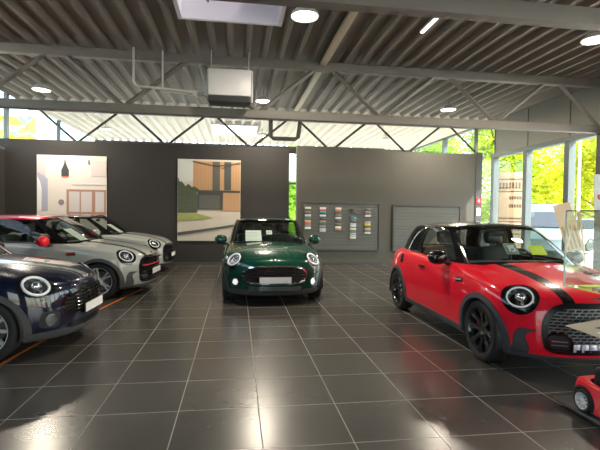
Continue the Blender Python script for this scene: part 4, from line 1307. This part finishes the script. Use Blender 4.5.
def tree(x, y, h, r, label, leaf, seed, n=7000, low=.14, group='trees outside'):
    rnd = random.Random(seed)
    t = thing('tree', label, 'tree', (x, y, -.06), 0, group)
    g = Geo()
    top = Vector((rnd.uniform(-.3, .3), rnd.uniform(-.3, .3), h * .75))
    g.tube([(0, 0, 0), (top.x * .3, top.y * .3, h * .25), (top.x * .7, top.y * .7, h * .5), top], [.05 * r + .06, .045 * r + .04, .03 * r + .03, .02], 8)
    blobs = []
    for k in range(16):
        a = rnd.uniform(0, 2 * PI); zz = rnd.uniform(low, .93); rr = r * (1 - abs(zz - .55) ** 1.6) * rnd.uniform(.25, .78)
        c = Vector((rr * math.cos(a), rr * math.sin(a), zz * h))
        blobs.append((c, r * rnd.uniform(.32, .52)))
        g.tube([(top.x * .5, top.y * .5, h * min(.55, zz * .7)), c], [.03 * r, .01], 5)
    g.obj('trunk', M['bark'], t)
    L = Geo(); vs = []; fs = []
    for k in range(n):
        c, br = blobs[rnd.randrange(len(blobs))]
        d = Vector((rnd.gauss(0, 1), rnd.gauss(0, 1), rnd.gauss(0, 1))).normalized() * br * rnd.random() ** .4
        p = c + d; s = rnd.uniform(.12, .22)
        a = Vector((rnd.gauss(0, 1), rnd.gauss(0, 1), rnd.gauss(0, .6))).normalized(); b = a.orthogonal().normalized()
        q = len(vs)
        vs += [p - a * s, p + b * s * .55, p + a * s, p - b * s * .55]; fs.append((q, q + 1, q + 2, q + 3))
    me = bpy.data.meshes.new('foliage'); me.from_pydata(vs, [], fs); me.materials.append(leaf)
    o = bpy.data.objects.new('foliage', me); link(o, t)
    return t
for i, a in enumerate((
    (17.0, 27.0, 9.5, 3.3, 'bright yellow green tree standing outside behind the easel', LEAF[0]),
    (24.0, 25.5, 10.0, 3.5, 'yellow green tree outside at the right edge behind the white parked car', LEAF[1]),
    (13.8, 34.0, 9.5, 3.3, 'mid green tree outside behind the wooden notice board', LEAF[2]),
    (23.6, 32.6, 10.0, 3.2, 'rounded yellow green tree outside between the easel and the lamp post', LEAF[1]),
    (18.0, 38.5, 10.5, 3.6, 'tall fresh green tree outside behind the bright tree by the easel', LEAF[0]),
    (29.5, 32.5, 11.0, 3.8, 'yellow leafed tree outside beyond the right edge of the glass wall', LEAF[1]),
    (7.0, 37.5, 9.5, 3.0, 'light green tree seen in the corner between partition and glass wall', LEAF[0]),
    (36.0, 44.0, 13.0, 5.0, 'broad green tree far outside right of the lamp post', LEAF[0]),
    (25.5, 45.0, 13.5, 5.0, 'broad leafy tree in the far row outside above the pale van', LEAF[2]),
    (15.0, 46.0, 13.0, 5.0, 'broad bright tree in the far row outside above the notice board', LEAF[0]),
    (45.0, 52.0, 14.0, 5.0, 'broad yellow green tree at the far end of the outside row', LEAF[1]),
    (3.9, 28.0, 3.4, 1.6, 'green tree seen through the slit in the partition wall', LEAF[2]))):
    tree(*a, seed=20 + i)

# wooden notice board outside
t = thing('notice_board', 'light wooden notice board with dark lettering outside the glass wall', 'sign', (9.0, 13.55, -.06), -.60)
t.scale = (.60, .60, .90)
g = Geo(); g.box(-.78, .78, -.03, .03, .55, 3.35, .01); g.obj('board', M['wood'], t)
for z0, z1 in ((2.62, 3.12), (1.05, 1.55)):
    g = Geo()
    for a, b in ((z0, z0 + .05), (z1 - .05, z1)): g.box(-.72, .72, -.045, -.03, a, b)
    g.box(-.72, -.66, -.045, -.03, z0, z1); g.box(.66, .72, -.045, -.03, z0, z1)
    for i in range(7): g.box(-.55 + i * .16, -.55 + i * .16 + .10, -.045, -.03, z0 + .14, z1 - .14)
    g.obj('lettering', M['wood_dark'], t)
g = Geo()
for z in (2.35, 2.05): 
    for i in range(5): g.box(-.05 + i * .13, .04 + i * .13, -.045, -.03, z, z + .12)
g.box(-.70, -.60, -.045, -.03, 1.75, 2.45); g.box(-.72, .72, -.045, -.03, 1.62, 1.68)
g.obj('lettering', M['wood_dark'], t)
for sx in (-.7, .7):
    g = Geo(); g.box(sx - .05, sx + .05, -.02, .08, 0, 3.3); g.obj('post', M['wood'], t)

# lamp post
t = thing('lamp_post', 'slim white lamp post standing outside in front of the trees', 'lamp post', (18.9, 22.2, -.06))
g = Geo(); g.tube([(0, 0, 0), (0, 0, 6.5)], [.085, .06], 12); g.obj('pole', pmat('white pole', (.78, .78, .78), .4), t)
g = Geo(); g.tube([(0, 0, 6.45), (-.4, -.3, 6.6)], .05, 8); g.box(-.8, -.3, -.42, -.22, 6.58, 6.66, .02); g.obj('lamp_head', M['lamp_shell'], t)

# parked vehicles: a rounded three-box or one-box body lofted along its length
def parked(name, label, cat, loc, rz, L, W, H, body, van=False):
    t = thing(name, label, cat, loc, rz, 'vehicles parked outside')
    if van: prof = [(0, .35, .75), (.06, .3, .95), (.16, .28, 1.12), (.28, .28, 1.75), (.36, .28, H), (.75, .28, H + .02), (.97, .3, H - .03), (1, .4, H - .25)]
    else: prof = [(0, .35, .62), (.05, .28, .74), (.22, .25, .92), (.30, .25, .98), (.42, .25, H - .06), (.55, .25, H), (.70, .25, H - .05), (.86, .26, 1.02), (.96, .3, .98), (1, .4, .75)]
    g = Geo(); vs = []; fs = []; n = 0
    def ring(s, zb, zt):
        wt = W / 2 * (1 - .22 * max(0, (zt - 1.0)) / max(.01, H - 1.0)) * (.90 if s in (0, 1) else 1)
        wm = W / 2 * (.90 if s in (0, 1) else 1)
        zm = min(zt - .03, .95)
        half = [(0, zb), (wm * .92, zb), (wm, zb + .15), (wm, zm * .8 + zb * .2), (wm * .97, zm), (wt * .93, zt - .05), (wt * .80, zt), (0, zt)]
        return half
    M_ = 0
    rings = []
    S = []
    for i in range(len(prof) - 1):
        for k in range(4):
            u = k / 4; a, b = prof[i], prof[i + 1]
            S.append(tuple(a[j] + (b[j] - a[j]) * u for j in range(3)))
    S.append(prof[-1])
    for (s, zb, zt) in S:
        hf = ring(s, zb, zt)
        loop = [(L / 2 - s * L, y, z) for y, z in hf] + [(L / 2 - s * L, -y, z) for y, z in hf[-2:0:-1]]
        rings.append(loop)
    m = len(rings[0])
    for r in rings: vs += r
    for i in range(len(rings) - 1):
        for k in range(m): fs.append((i * m + k, i * m + (k + 1) % m, (i + 1) * m + (k + 1) % m, (i + 1) * m + k))
    fs.append(tuple(range(m))); fs.append(tuple((len(rings) - 1) * m + k for k in range(m)))
    g.add(vs, fs); g.obj('body_shell', body, t, angle=50)
    gl = pmat('dark car glass', (.05, .06, .07), .05, spec=.8)
    for sd in (1, -1):
        g = Geo()
        a, b = (.30, .62) if not van else (.24, .40)
        z1 = H - .14
        g.prism([(a, 1.0), (b, 1.0), (b - .01, z1), (a + (.12 if not van else .05), z1)], -.02, .012, lambda p, q, d: (L / 2 - p * L, sd * (W / 2 * (1 - .21 * max(0, q - 1.0) / (H - 1.0)) * .965 + d), q))
        g.obj('side_window', gl, t)
        if not van:
            g = Geo(); g.prism([(.635, 1.0), (.80, 1.02), (.70, z1), (.625, z1)], -.02, .012, lambda p, q, d: (L / 2 - p * L, sd * (W / 2 * (1 - .21 * max(0, q - 1.0) / (H - 1.0)) * .965 + d), q)); g.obj('side_window', gl, t)
    g = Geo()
    i0 = (.30, .99, .415, H - .085) if not van else (.165, 1.16, .275, 1.72)
    g.prism([(-.40 * W, 0), (.40 * W, 0), (.34 * W, 1), (-.34 * W, 1)], 0, .02, lambda a, b, d: (L / 2 - (i0[0] + (i0[2] - i0[0]) * b) * L + d, a, i0[1] + (i0[3] - i0[1]) * b + d)); g.obj('windscreen', gl, t)
    for sd in (1, -1):
        g = Geo(); g.ellipsoid((L / 2 - .03 * L, sd * W * .36, .68), (.07, .16, .08), 14, 8); g.obj('headlight', M['lamp_shell'], t)
        for s in (.19, .80):
            g = Geo(); g.lathe([(.001, .10), (.20, .10), (.22, .115), (.30, .11), (.32, .08), (.32, -.08), (.30, -.1)], 24, 'Y', M=Matrix.Translation((L / 2 - s * L, sd * (W / 2 - .10), .32)) @ Matrix.Diagonal((1, sd, 1, 1))); g.obj('wheel', M['tyre'], t)
    return t
white_p = paint('white car paint', (.75, .77, .78), rough=.4)
parked('van', 'pale van parked outside left of the easel', 'van', (12.5, 16.3, -.06), math.radians(-127), 4.9, 1.95, 2.05, paint('pale blue white paint', (.17, .24, .25), rough=.4), True)
parked('parked_car', 'white car parked outside right of the easel', 'car', (17.0, 19.2, -.06), math.radians(196), 4.3, 1.8, 1.5, white_p)
#parked('parked_car', 'blue car parked outside behind the red car windscreen', 'car', (12.0, 13.2, -.06), math.radians(-80), 4.0, 1.75, 1.45, paint('blue car paint', (.02, .10, .55), rough=.4))

# colourful panel seen over the partition at the far left
g = Geo(); g.box(-10.2, -7.95, 18.9, 19.0, 2.8, 5.2)
def mural():
    m, nt, b = new_mat('bright abstract print')
    tc = nt.nodes.new('ShaderNodeTexCoord'); nz = nt.nodes.new('ShaderNodeTexNoise'); nz.inputs['Scale'].default_value = .9; nz.inputs['Detail'].default_value = 1; nz.inputs['Distortion'].default_value = 1.2
    rp = nt.nodes.new('ShaderNodeValToRGB'); r = rp.color_ramp
    r.elements[0].position = .30; r.elements[0].color = (.50, .13, .03, 1); r.elements[1].position = .42; r.elements[1].color = (.55, .42, .02, 1)
    for p, c in ((.50, (.30, .46, .03, 1)), (.56, (.03, .40, .40, 1)), (.64, (.50, .48, .05, 1)), (.72, (.52, .13, .04, 1))):
        e = r.elements.new(p); e.color = c
    nt.links.new(tc.outputs['Object'], nz.inputs['Vector']); nt.links.new(nz.outputs['Fac'], rp.inputs[0]); nt.links.new(rp.outputs[0], b.inputs['Base Color'])
    return m
o = g.obj('banner', mural()); tag(o, 'colourful orange yellow and turquoise panel outside over the partition at far left', 'banner')
for xx in (-10.0, -8.1):
    g = Geo(); g.tube([(xx, 19.05, -.06), (xx, 19.05, 5.15)], .05, 8); g.obj('pole', M['steel'], o)
# ------------------------------------------------------------------ the cars on show
R_ = math.radians
RED = dict(loc=(3.365, 5.424, 0), h=R_(-91.25))
GREEN = dict(loc=(.608, 8.93, 0), h=R_(-89.7))
BLUE = dict(loc=(-3.58, 5.51, 0), h=R_(-3))
GREYR = dict(loc=(-3.42, 8.72, 0), h=R_(-5.5))
GREYB = dict(loc=(-3.56, 11.74, 0), h=R_(-2.0))
def C(kind, pal, wh, d, label, **k):
    return place_car(kind, pal, wh, d['loc'], d['h'], label, **k)
C('sport', PAL_RED, 'black', RED, 'bright red three-door car with black roof and bonnet stripes by the glass wall', skip=('number_plate', 'plate_face', 'grille_bar'))
C('classic', PAL_GREEN, 'dark', GREEN, 'dark green car facing the camera in the middle of the showroom')
C('classic', PAL_BLUE, 'multi', BLUE, 'shiny midnight blue car in the left foreground with only its nose in view')
C('sport', PAL_GREY_RED, 'silver', GREYR, 'pale grey car with red roof and red mirror behind the blue car', skip=('bonnet_stripe',))
C('sport', PAL_GREY_BLACK, 'silver', GREYB, 'pale grey car with black roof, farthest back of the left row', skip=('bonnet_stripe', 'grille_bar'))
# ------------------------------------------------------------------ paper price sheets lying behind the windscreens, sign, plates
def on_car(d, s, y, z):
    a, b = NOSE - s, y
    c, n = math.cos(d['h']), math.sin(d['h'])
    return Vector((d['loc'][0] + a * c - b * n, d['loc'][1] + a * n + b * c, z))
def sheet(d, s, y, z, w, h, tilt, label, name='price_sheet', mat=None, lines=7, yaw=0.0):
    """a printed sheet leaning back against the inside of the windscreen (tilt from level, rising backwards)"""
    Mx = Matrix.Translation(on_car(d, s, y, z)) @ Matrix.Rotation(d['h'] + yaw, 4, 'Z') @ Matrix.Rotation(tilt, 4, 'Y')
    g = Geo(); g.box(-h / 2, h / 2, -w / 2, w / 2, -.0012, .0012)
    o = g.obj(name, mat or M['paper']); o.matrix_world = Mx
    tag(o, label, 'paper', 'papers in the cars')
    if lines:
        q = Geo()
        for i in range(lines):
            x = h / 2 - .035 - i * (h - .06) / lines
            q.box(x - .005, x + .005, -w / 2 + .02, w / 2 - (.02 if i % 3 else .07), .0012, .002)
        q.obj('printed_lines', pmat('printed text', (.42, .45, .45), .6), o)
    return o
sheet(GREEN, 1.37, -.30, 1.06, .30, .38, .57, 'white price sheet behind the windscreen of the dark green car')
sheet(GREYR, 1.35, -.26, 1.075, .30, .36, .57, 'white price sheet behind the windscreen of the grey car with red roof')
sheet(GREYB, 1.35, -.26, 1.075, .30, .36, .57, 'white price sheet behind the windscreen of the grey car with black roof')
sheet(GREEN, 1.42, .0, 1.13, .11, .11, .70, 'small white card at the middle of the green car windscreen', 'price_card', lines=3)
sheet(RED, 1.48, .33, 1.085, .20, .16, .75, 'lime yellow card behind the red car windscreen', 'price_card', M['lime'], lines=0)

# number card in the red car
p = on_car(RED, 1.40, -.07, 1.105)
Mx = Matrix.Translation(p) @ Matrix.Rotation(RED['h'], 4, 'Z') @ Matrix.Rotation(.85, 4, 'Y')
g = Geo(); g.box(-.082, .082, -.082, .082, -.002, .002)
card = g.obj('number_card', pmat('frosted pale card', (.20, .27, .26), .4)); card.matrix_world = Mx
tag(card, 'pale square card reading 15 behind the red car windscreen', 'card', 'papers in the cars')
def strokes(parent, paths, r, mat, name):
    g = Geo()
    for pth in paths: g.tube(pth, r, 6)
    return g.obj(name, mat, parent)
# digits: local +X is up on the card, -Y is to the reader's right
def D(u, v): return (-v, u, .003)
strokes(card, [[D(-.040, .028), D(-.022, .042), D(-.022, -.040)], [D(.046, .042), D(.004, .042), D(.002, .006), D(.022, .014), D(.040, .006), D(.046, -.012), D(.038, -.032), D(.020, -.041), D(.0, -.034)]], .0105, pmat('white digits', (.95, .95, .95), .4), 'number')

# pointed show plate on the red car's grille
def rp(y, z, out=.04): return on_car(RED, -out, y, z)
def plate_fn(y, z, d): return on_car(RED, .0 - .012 - d, y, z)
t = thing('show_plate', 'beige pointed plate with navy and white bands on the red car grille', 'plate', on_car(RED, -.02, 0, .43))
inv = Matrix.Translation(-Vector(t.location))
def sp(name, mat, poly, d0, d1):
    g = Geo(); g.prism(poly, d0, d1, lambda a, b, d: Vector(plate_fn(a, b, d)) - Vector(t.location)); return g.obj(name, mat, t)
sp('plate_board', M['wood_beige'], [(-.45, .540), (-.12, .590), (.12, .590), (.45, .540), (.12, .425), (-.12, .425)], .0, .012)
sp('navy_band', pmat('navy', (.03, .05, .16), .4), [(-.17, .515), (-.02, .535), (.17, .515), (.02, .49), (-.02, .49)], .012, .015)
sp('white_band', M['paper'], [(-.15, .475), (-.02, .49), (.02, .49), (.15, .475), (.06, .43), (-.06, .43)], .012, .0145)

# ------------------------------------------------------------------ easel with a tall board inside by the glass wall
t = thing('easel', 'wooden easel holding a tall beige board by the glass wall', 'easel', (7.80, 9.18, 0), math.radians(-50))
g = Geo(); bx = Matrix.Translation((0, -.10, .72)) @ Matrix.Rotation(-.18, 4, 'X') @ Matrix.Rotation(-.31, 4, 'Y')
g.box(-.18, .18, -.012, .012, 0, 1.16, .004, 1, bx); g.obj('board', M['wood_beige'], t)
for i, (a, b) in enumerate((((-.30, -.38, 0), (-.03, .08, 1.60)), ((.30, -.38, 0), (.03, .08, 1.60)), ((0, .55, 0), (0, .10, 1.62)))):
    g = Geo(); g.tube([a, b], .024, 4); g.obj('leg', M['wood'], t)
g = Geo(); g.box(-.28, .28, -.26, -.18, .66, .70, .005); g.obj('ledge', M['wood'], t)
for i in range(4):
    g = Geo(); g.box(-.14 + i * .08, -.10 + i * .08, -.016, -.012, .05, .62, M=bx); g.obj('strip', pmat('tan strips', (.40, .24, .12), .6) if i == 0 else bpy.data.materials['tan strips'], t)

# ------------------------------------------------------------------ display stand with a clear case, and the toy car on its base
t = thing('display_stand', 'clear display case over a grey base plate at the right photo edge', 'display stand', (3.3, 2.72, 0))
def L(x0, x1, y0, y1, z0, z1, b=0): 
    g = Geo(); g.box(x0 - 3.3, x1 - 3.3, y0 - 2.72, y1 - 2.72, z0, z1, b); return g
L(2.53, 3.9, 2.0, 3.18, .035, .06, .006).obj('base_plate', pmat('dark grey base plate', (.085, .085, .088), .35), t)
L(2.70, 3.8, 2.15, 3.06, .0, .035).obj('plinth', M['steel_dark'], t)
L(3.42, 3.62, 2.55, 2.85, .06, .95, .01).obj('column', M['steel_dark'], t)
L(2.655, 3.9, 2.15, 3.25, .935, .942).obj('case_floor', M['acrylic'], t)
L(2.655, 3.9, 2.15, 3.25, 1.545, 1.552).obj('case_lid', M['acrylic'], t)
for a in ((2.655, 2.661, 2.15, 3.25), (2.661, 3.9, 3.244, 3.25)):
    L(a[0], a[1], a[2], a[3], .942, 1.545).obj('case_side', M['acrylic'], t)
L(2.652, 2.662, 3.243, 3.253, .935, 1.552).obj('case_edge', M['acrylic_edge'], t)
L(2.652, 2.660, 2.15, 3.243, 1.546, 1.553).obj('case_edge', M['steel_dark'], t)
L(2.660, 3.9, 3.246, 3.253, 1.546, 1.553).obj('case_edge', M['steel_dark'], t)
L(2.652, 2.658, 2.15, 3.243, .934, .940).obj('case_edge', M['lime'], t)  # lime reflection along the bottom edge, put in as colour
def leaflet(x, y, rz, w, h, mat, label, z=.943):
    g = Geo(); g.box(-w / 2, w / 2, -h / 2, h / 2, 0, .004); o = g.obj('leaflet', mat, loc=(x, y, z), rz=rz); tag(o, label, 'leaflet', 'leaflets in the display case'); return o
leaflet(2.90, 2.93, .15, .20, .28, M['paper'], 'white leaflet lying in the clear display case')
leaflet(2.84, 3.16, .05, .21, .10, M['lime'], 'lime yellow leaflet in the far corner of the display case')
g = Geo()
Mx = Matrix.Translation((2.82, 3.0, 1.553)) @ Matrix.Rotation(math.radians(8), 4, 'Z')
def card_fn(a, b, d): return Mx @ Vector((a, d + b * .25, b))
g.prism([(-.15, 0), (.15, 0), (.20, .28), (-.08, .28)], -.004, .004, card_fn)
o = g.obj('table_sign', M['paper'])
tag(o, 'white leaning sign with a red mark on top of the clear display case', 'sign')
g = Geo(); g.prism(ell(-.075, .10, .022, .022, 20), -.0065, -.004, card_fn); g.obj('red_mark', M['sign_red'], o)
g = Geo(); g.prism([(-.02, .01), (.02, .01), (.02, .18)], .004, .008, lambda a, b, d: Mx @ Vector((d * 0 + a * .1 + .02, .004 + (b * .25) + (.07 if a > 0 and b < .1 else 0), b))); g.obj('prop', M['paper'], o)

def toy_car(x, y, z, rz):
    t = thing('toy_car', 'red ride-on toy car with white wheels on the grey base plate', 'toy car', (x, y, z), rz)
    # nose along +X; half shell with a cockpit opening
    T = []
    k = .78 / 3.85
    for c in TUB:
        row = []
        for (s, yy, zz) in c:
            row.append(((1.925 - s) * k, yy * k * 1.10, (zz - .10) * k * 1.20 + (.02 if zz > .8 else 0)))
        T.append(row)
    sk = Skin(T, 4, 4)
    wr = .083
    ax = (.235, -.255)
    for a in ax:
        sk.imprint('side', ell(a, .085, .108, .108, 32), 2 if a > 0 else 6, ok=lambda p, n: p.y > .1 and n.y > .1)
        sk.imprint('side', ell(a, .085, .090, .090, 32), 3, ok=lambda p, n: p.y > .1)
    hc, hn = sk.cast((.9, .30, .30), Vector((.32, .135, .17)) - Vector((.9, .30, .30)))
    e1 = Vector((0, 0, 1)).cross(hn).normalized(); e2 = hn.cross(e1)
    sk.imprint((hc, e1, e2), ell(0, 0, .04, .036, 24), 4, ok=lambda p, n: n.dot(hn) > .2 and (p - hc).length < .1)
    sk.imprint('front', rounded([(-.2, .14), (.06, .14), (.10, .105), (.07, .06), (-.2, .06)], .02, 3), 5, ok=lambda p, n: p.x > .2 and n.x > .2, only={0})
    sk.part({0}, flange=.008, gap=0).obj('body_shell', M['red_paint'], t)
    for sd in (1, -1):
        for rg in (2, 6): sk.part({rg}, off=.006, flange=.02, gap=0, both=False, side=sd).obj('wheel_arch_trim', M['black'], t)
    for sd in (1, -1): sk.part({4}, off=.003, flange=.006, gap=0, both=False, side=sd).obj('headlight', M['paper'], t)
    sk.part({5}, off=.003, flange=.006, gap=0).obj('grille', M['chrome'], t)
    sk.part({0}, off=-.012, flange=0, gap=0).obj('underbody', M['black'], t)
    g = Geo(); g.box(-.22, .06, -.10, .10, .10, .235, .03, 3); g.box(-.26, -.20, -.11, .11, .16, .34, .03, 3); g.obj('seat', M['black'], t)
    g = Geo(); g.tube([(.10 + .02 * math.sin(q), .075 * math.cos(q), .36 + .06 * math.sin(q)) for q in [2 * PI * i / 20 for i in range(20)]], .011, 6, closed=True); g.tube([(.10, 0, .36), (.17, 0, .25)], .012, 6); g.tube([(.10, -.07, .36), (.10, .07, .36)], .010, 6); g.obj('steering_wheel', M['black'], t)
    for a in ax:
        for sd in (1, -1):
            tm, rm, dm, cm = wheel_meshes('multi')
            w = car_object('wheel', rm, M['toy_wheel'], t, (a, sd * .175, wr)); w.rotation_euler = (0, 0, 0 if sd > 0 else PI); w.scale = (.266,) * 3
            car_object('tyre', tm, M['tyre'], w); car_object('wheel_disc', dm, M['steel'], w)
    return t
M['toy_wheel'] = pmat('white wheel plastic', (.80, .80, .82), .35)
toy_car(2.725, 2.63, .061, math.radians(-91))
# ------------------------------------------------------------------ sky, sun, camera
w = bpy.data.worlds.new('sky'); SC.world = w; w.use_nodes = True
nt = w.node_tree; bg = nt.nodes['Background']
sk = nt.nodes.new('ShaderNodeTexSky'); sk.sky_type = 'NISHITA'; sk.sun_disc = False; sk.sun_elevation = math.radians(48); sk.sun_rotation = math.radians(120); sk.air_density = 1.2; sk.dust_density = 3
mw_ = nt.nodes.new('ShaderNodeMixRGB'); mw_.inputs[0].default_value = .55; mw_.inputs[2].default_value = (1.05, .98, .84, 1)
nt.links.new(sk.outputs[0], mw_.inputs[1]); nt.links.new(mw_.outputs[0], bg.inputs[0]); bg.inputs[1].default_value = 1.5
L = bpy.data.lights.new('sun', 'SUN'); L.energy = 12.0; L.angle = math.radians(1.5); L.color = (1, .95, .86)
o = bpy.data.objects.new('sun', L); link(o); o.rotation_euler = Vector((-.62, .42, -.68)).to_track_quat('-Z', 'Y').to_euler()

f, H, vpx, hy, roll = 440.0, 1.5, 237.0, 213.5, .0127
yaw = math.atan((300 - vpx) / f); pitch = -math.atan((225 - hy) / f)
F = Vector((math.sin(yaw) * math.cos(pitch), math.cos(yaw) * math.cos(pitch), math.sin(pitch)))
R0 = Vector((math.cos(yaw), -math.sin(yaw), 0)); U0 = R0.cross(F)
Rt = R0 * math.cos(roll) + U0 * math.sin(roll); Up = -R0 * math.sin(roll) + U0 * math.cos(roll)
cam = bpy.data.cameras.new('camera'); co = bpy.data.objects.new('camera', cam); link(co)
cam.sensor_fit = 'HORIZONTAL'; cam.sensor_width = 36; cam.lens = f / 600 * 36; cam.clip_start = .05; cam.clip_end = 400
mw = Matrix((Rt, Up, -F)).transposed().to_4x4(); mw.translation = (0, 0, H)
co.matrix_world = mw
SC.camera = co
vs_ = SC.view_settings
vs_.view_transform = 'Standard'; vs_.look = 'None'; vs_.gamma = 1; vs_.exposure = 0.40
try: vs_.use_curve_mapping = False
except Exception: pass
try:
    SC.cycles.use_denoising = True
    SC.cycles.sample_clamp_indirect = 8
    SC.cycles.max_bounces = 10; SC.cycles.diffuse_bounces = 5; SC.cycles.transparent_max_bounces = 24
    SC.cycles.caustics_reflective = False; SC.cycles.caustics_refractive = False
except Exception: pass
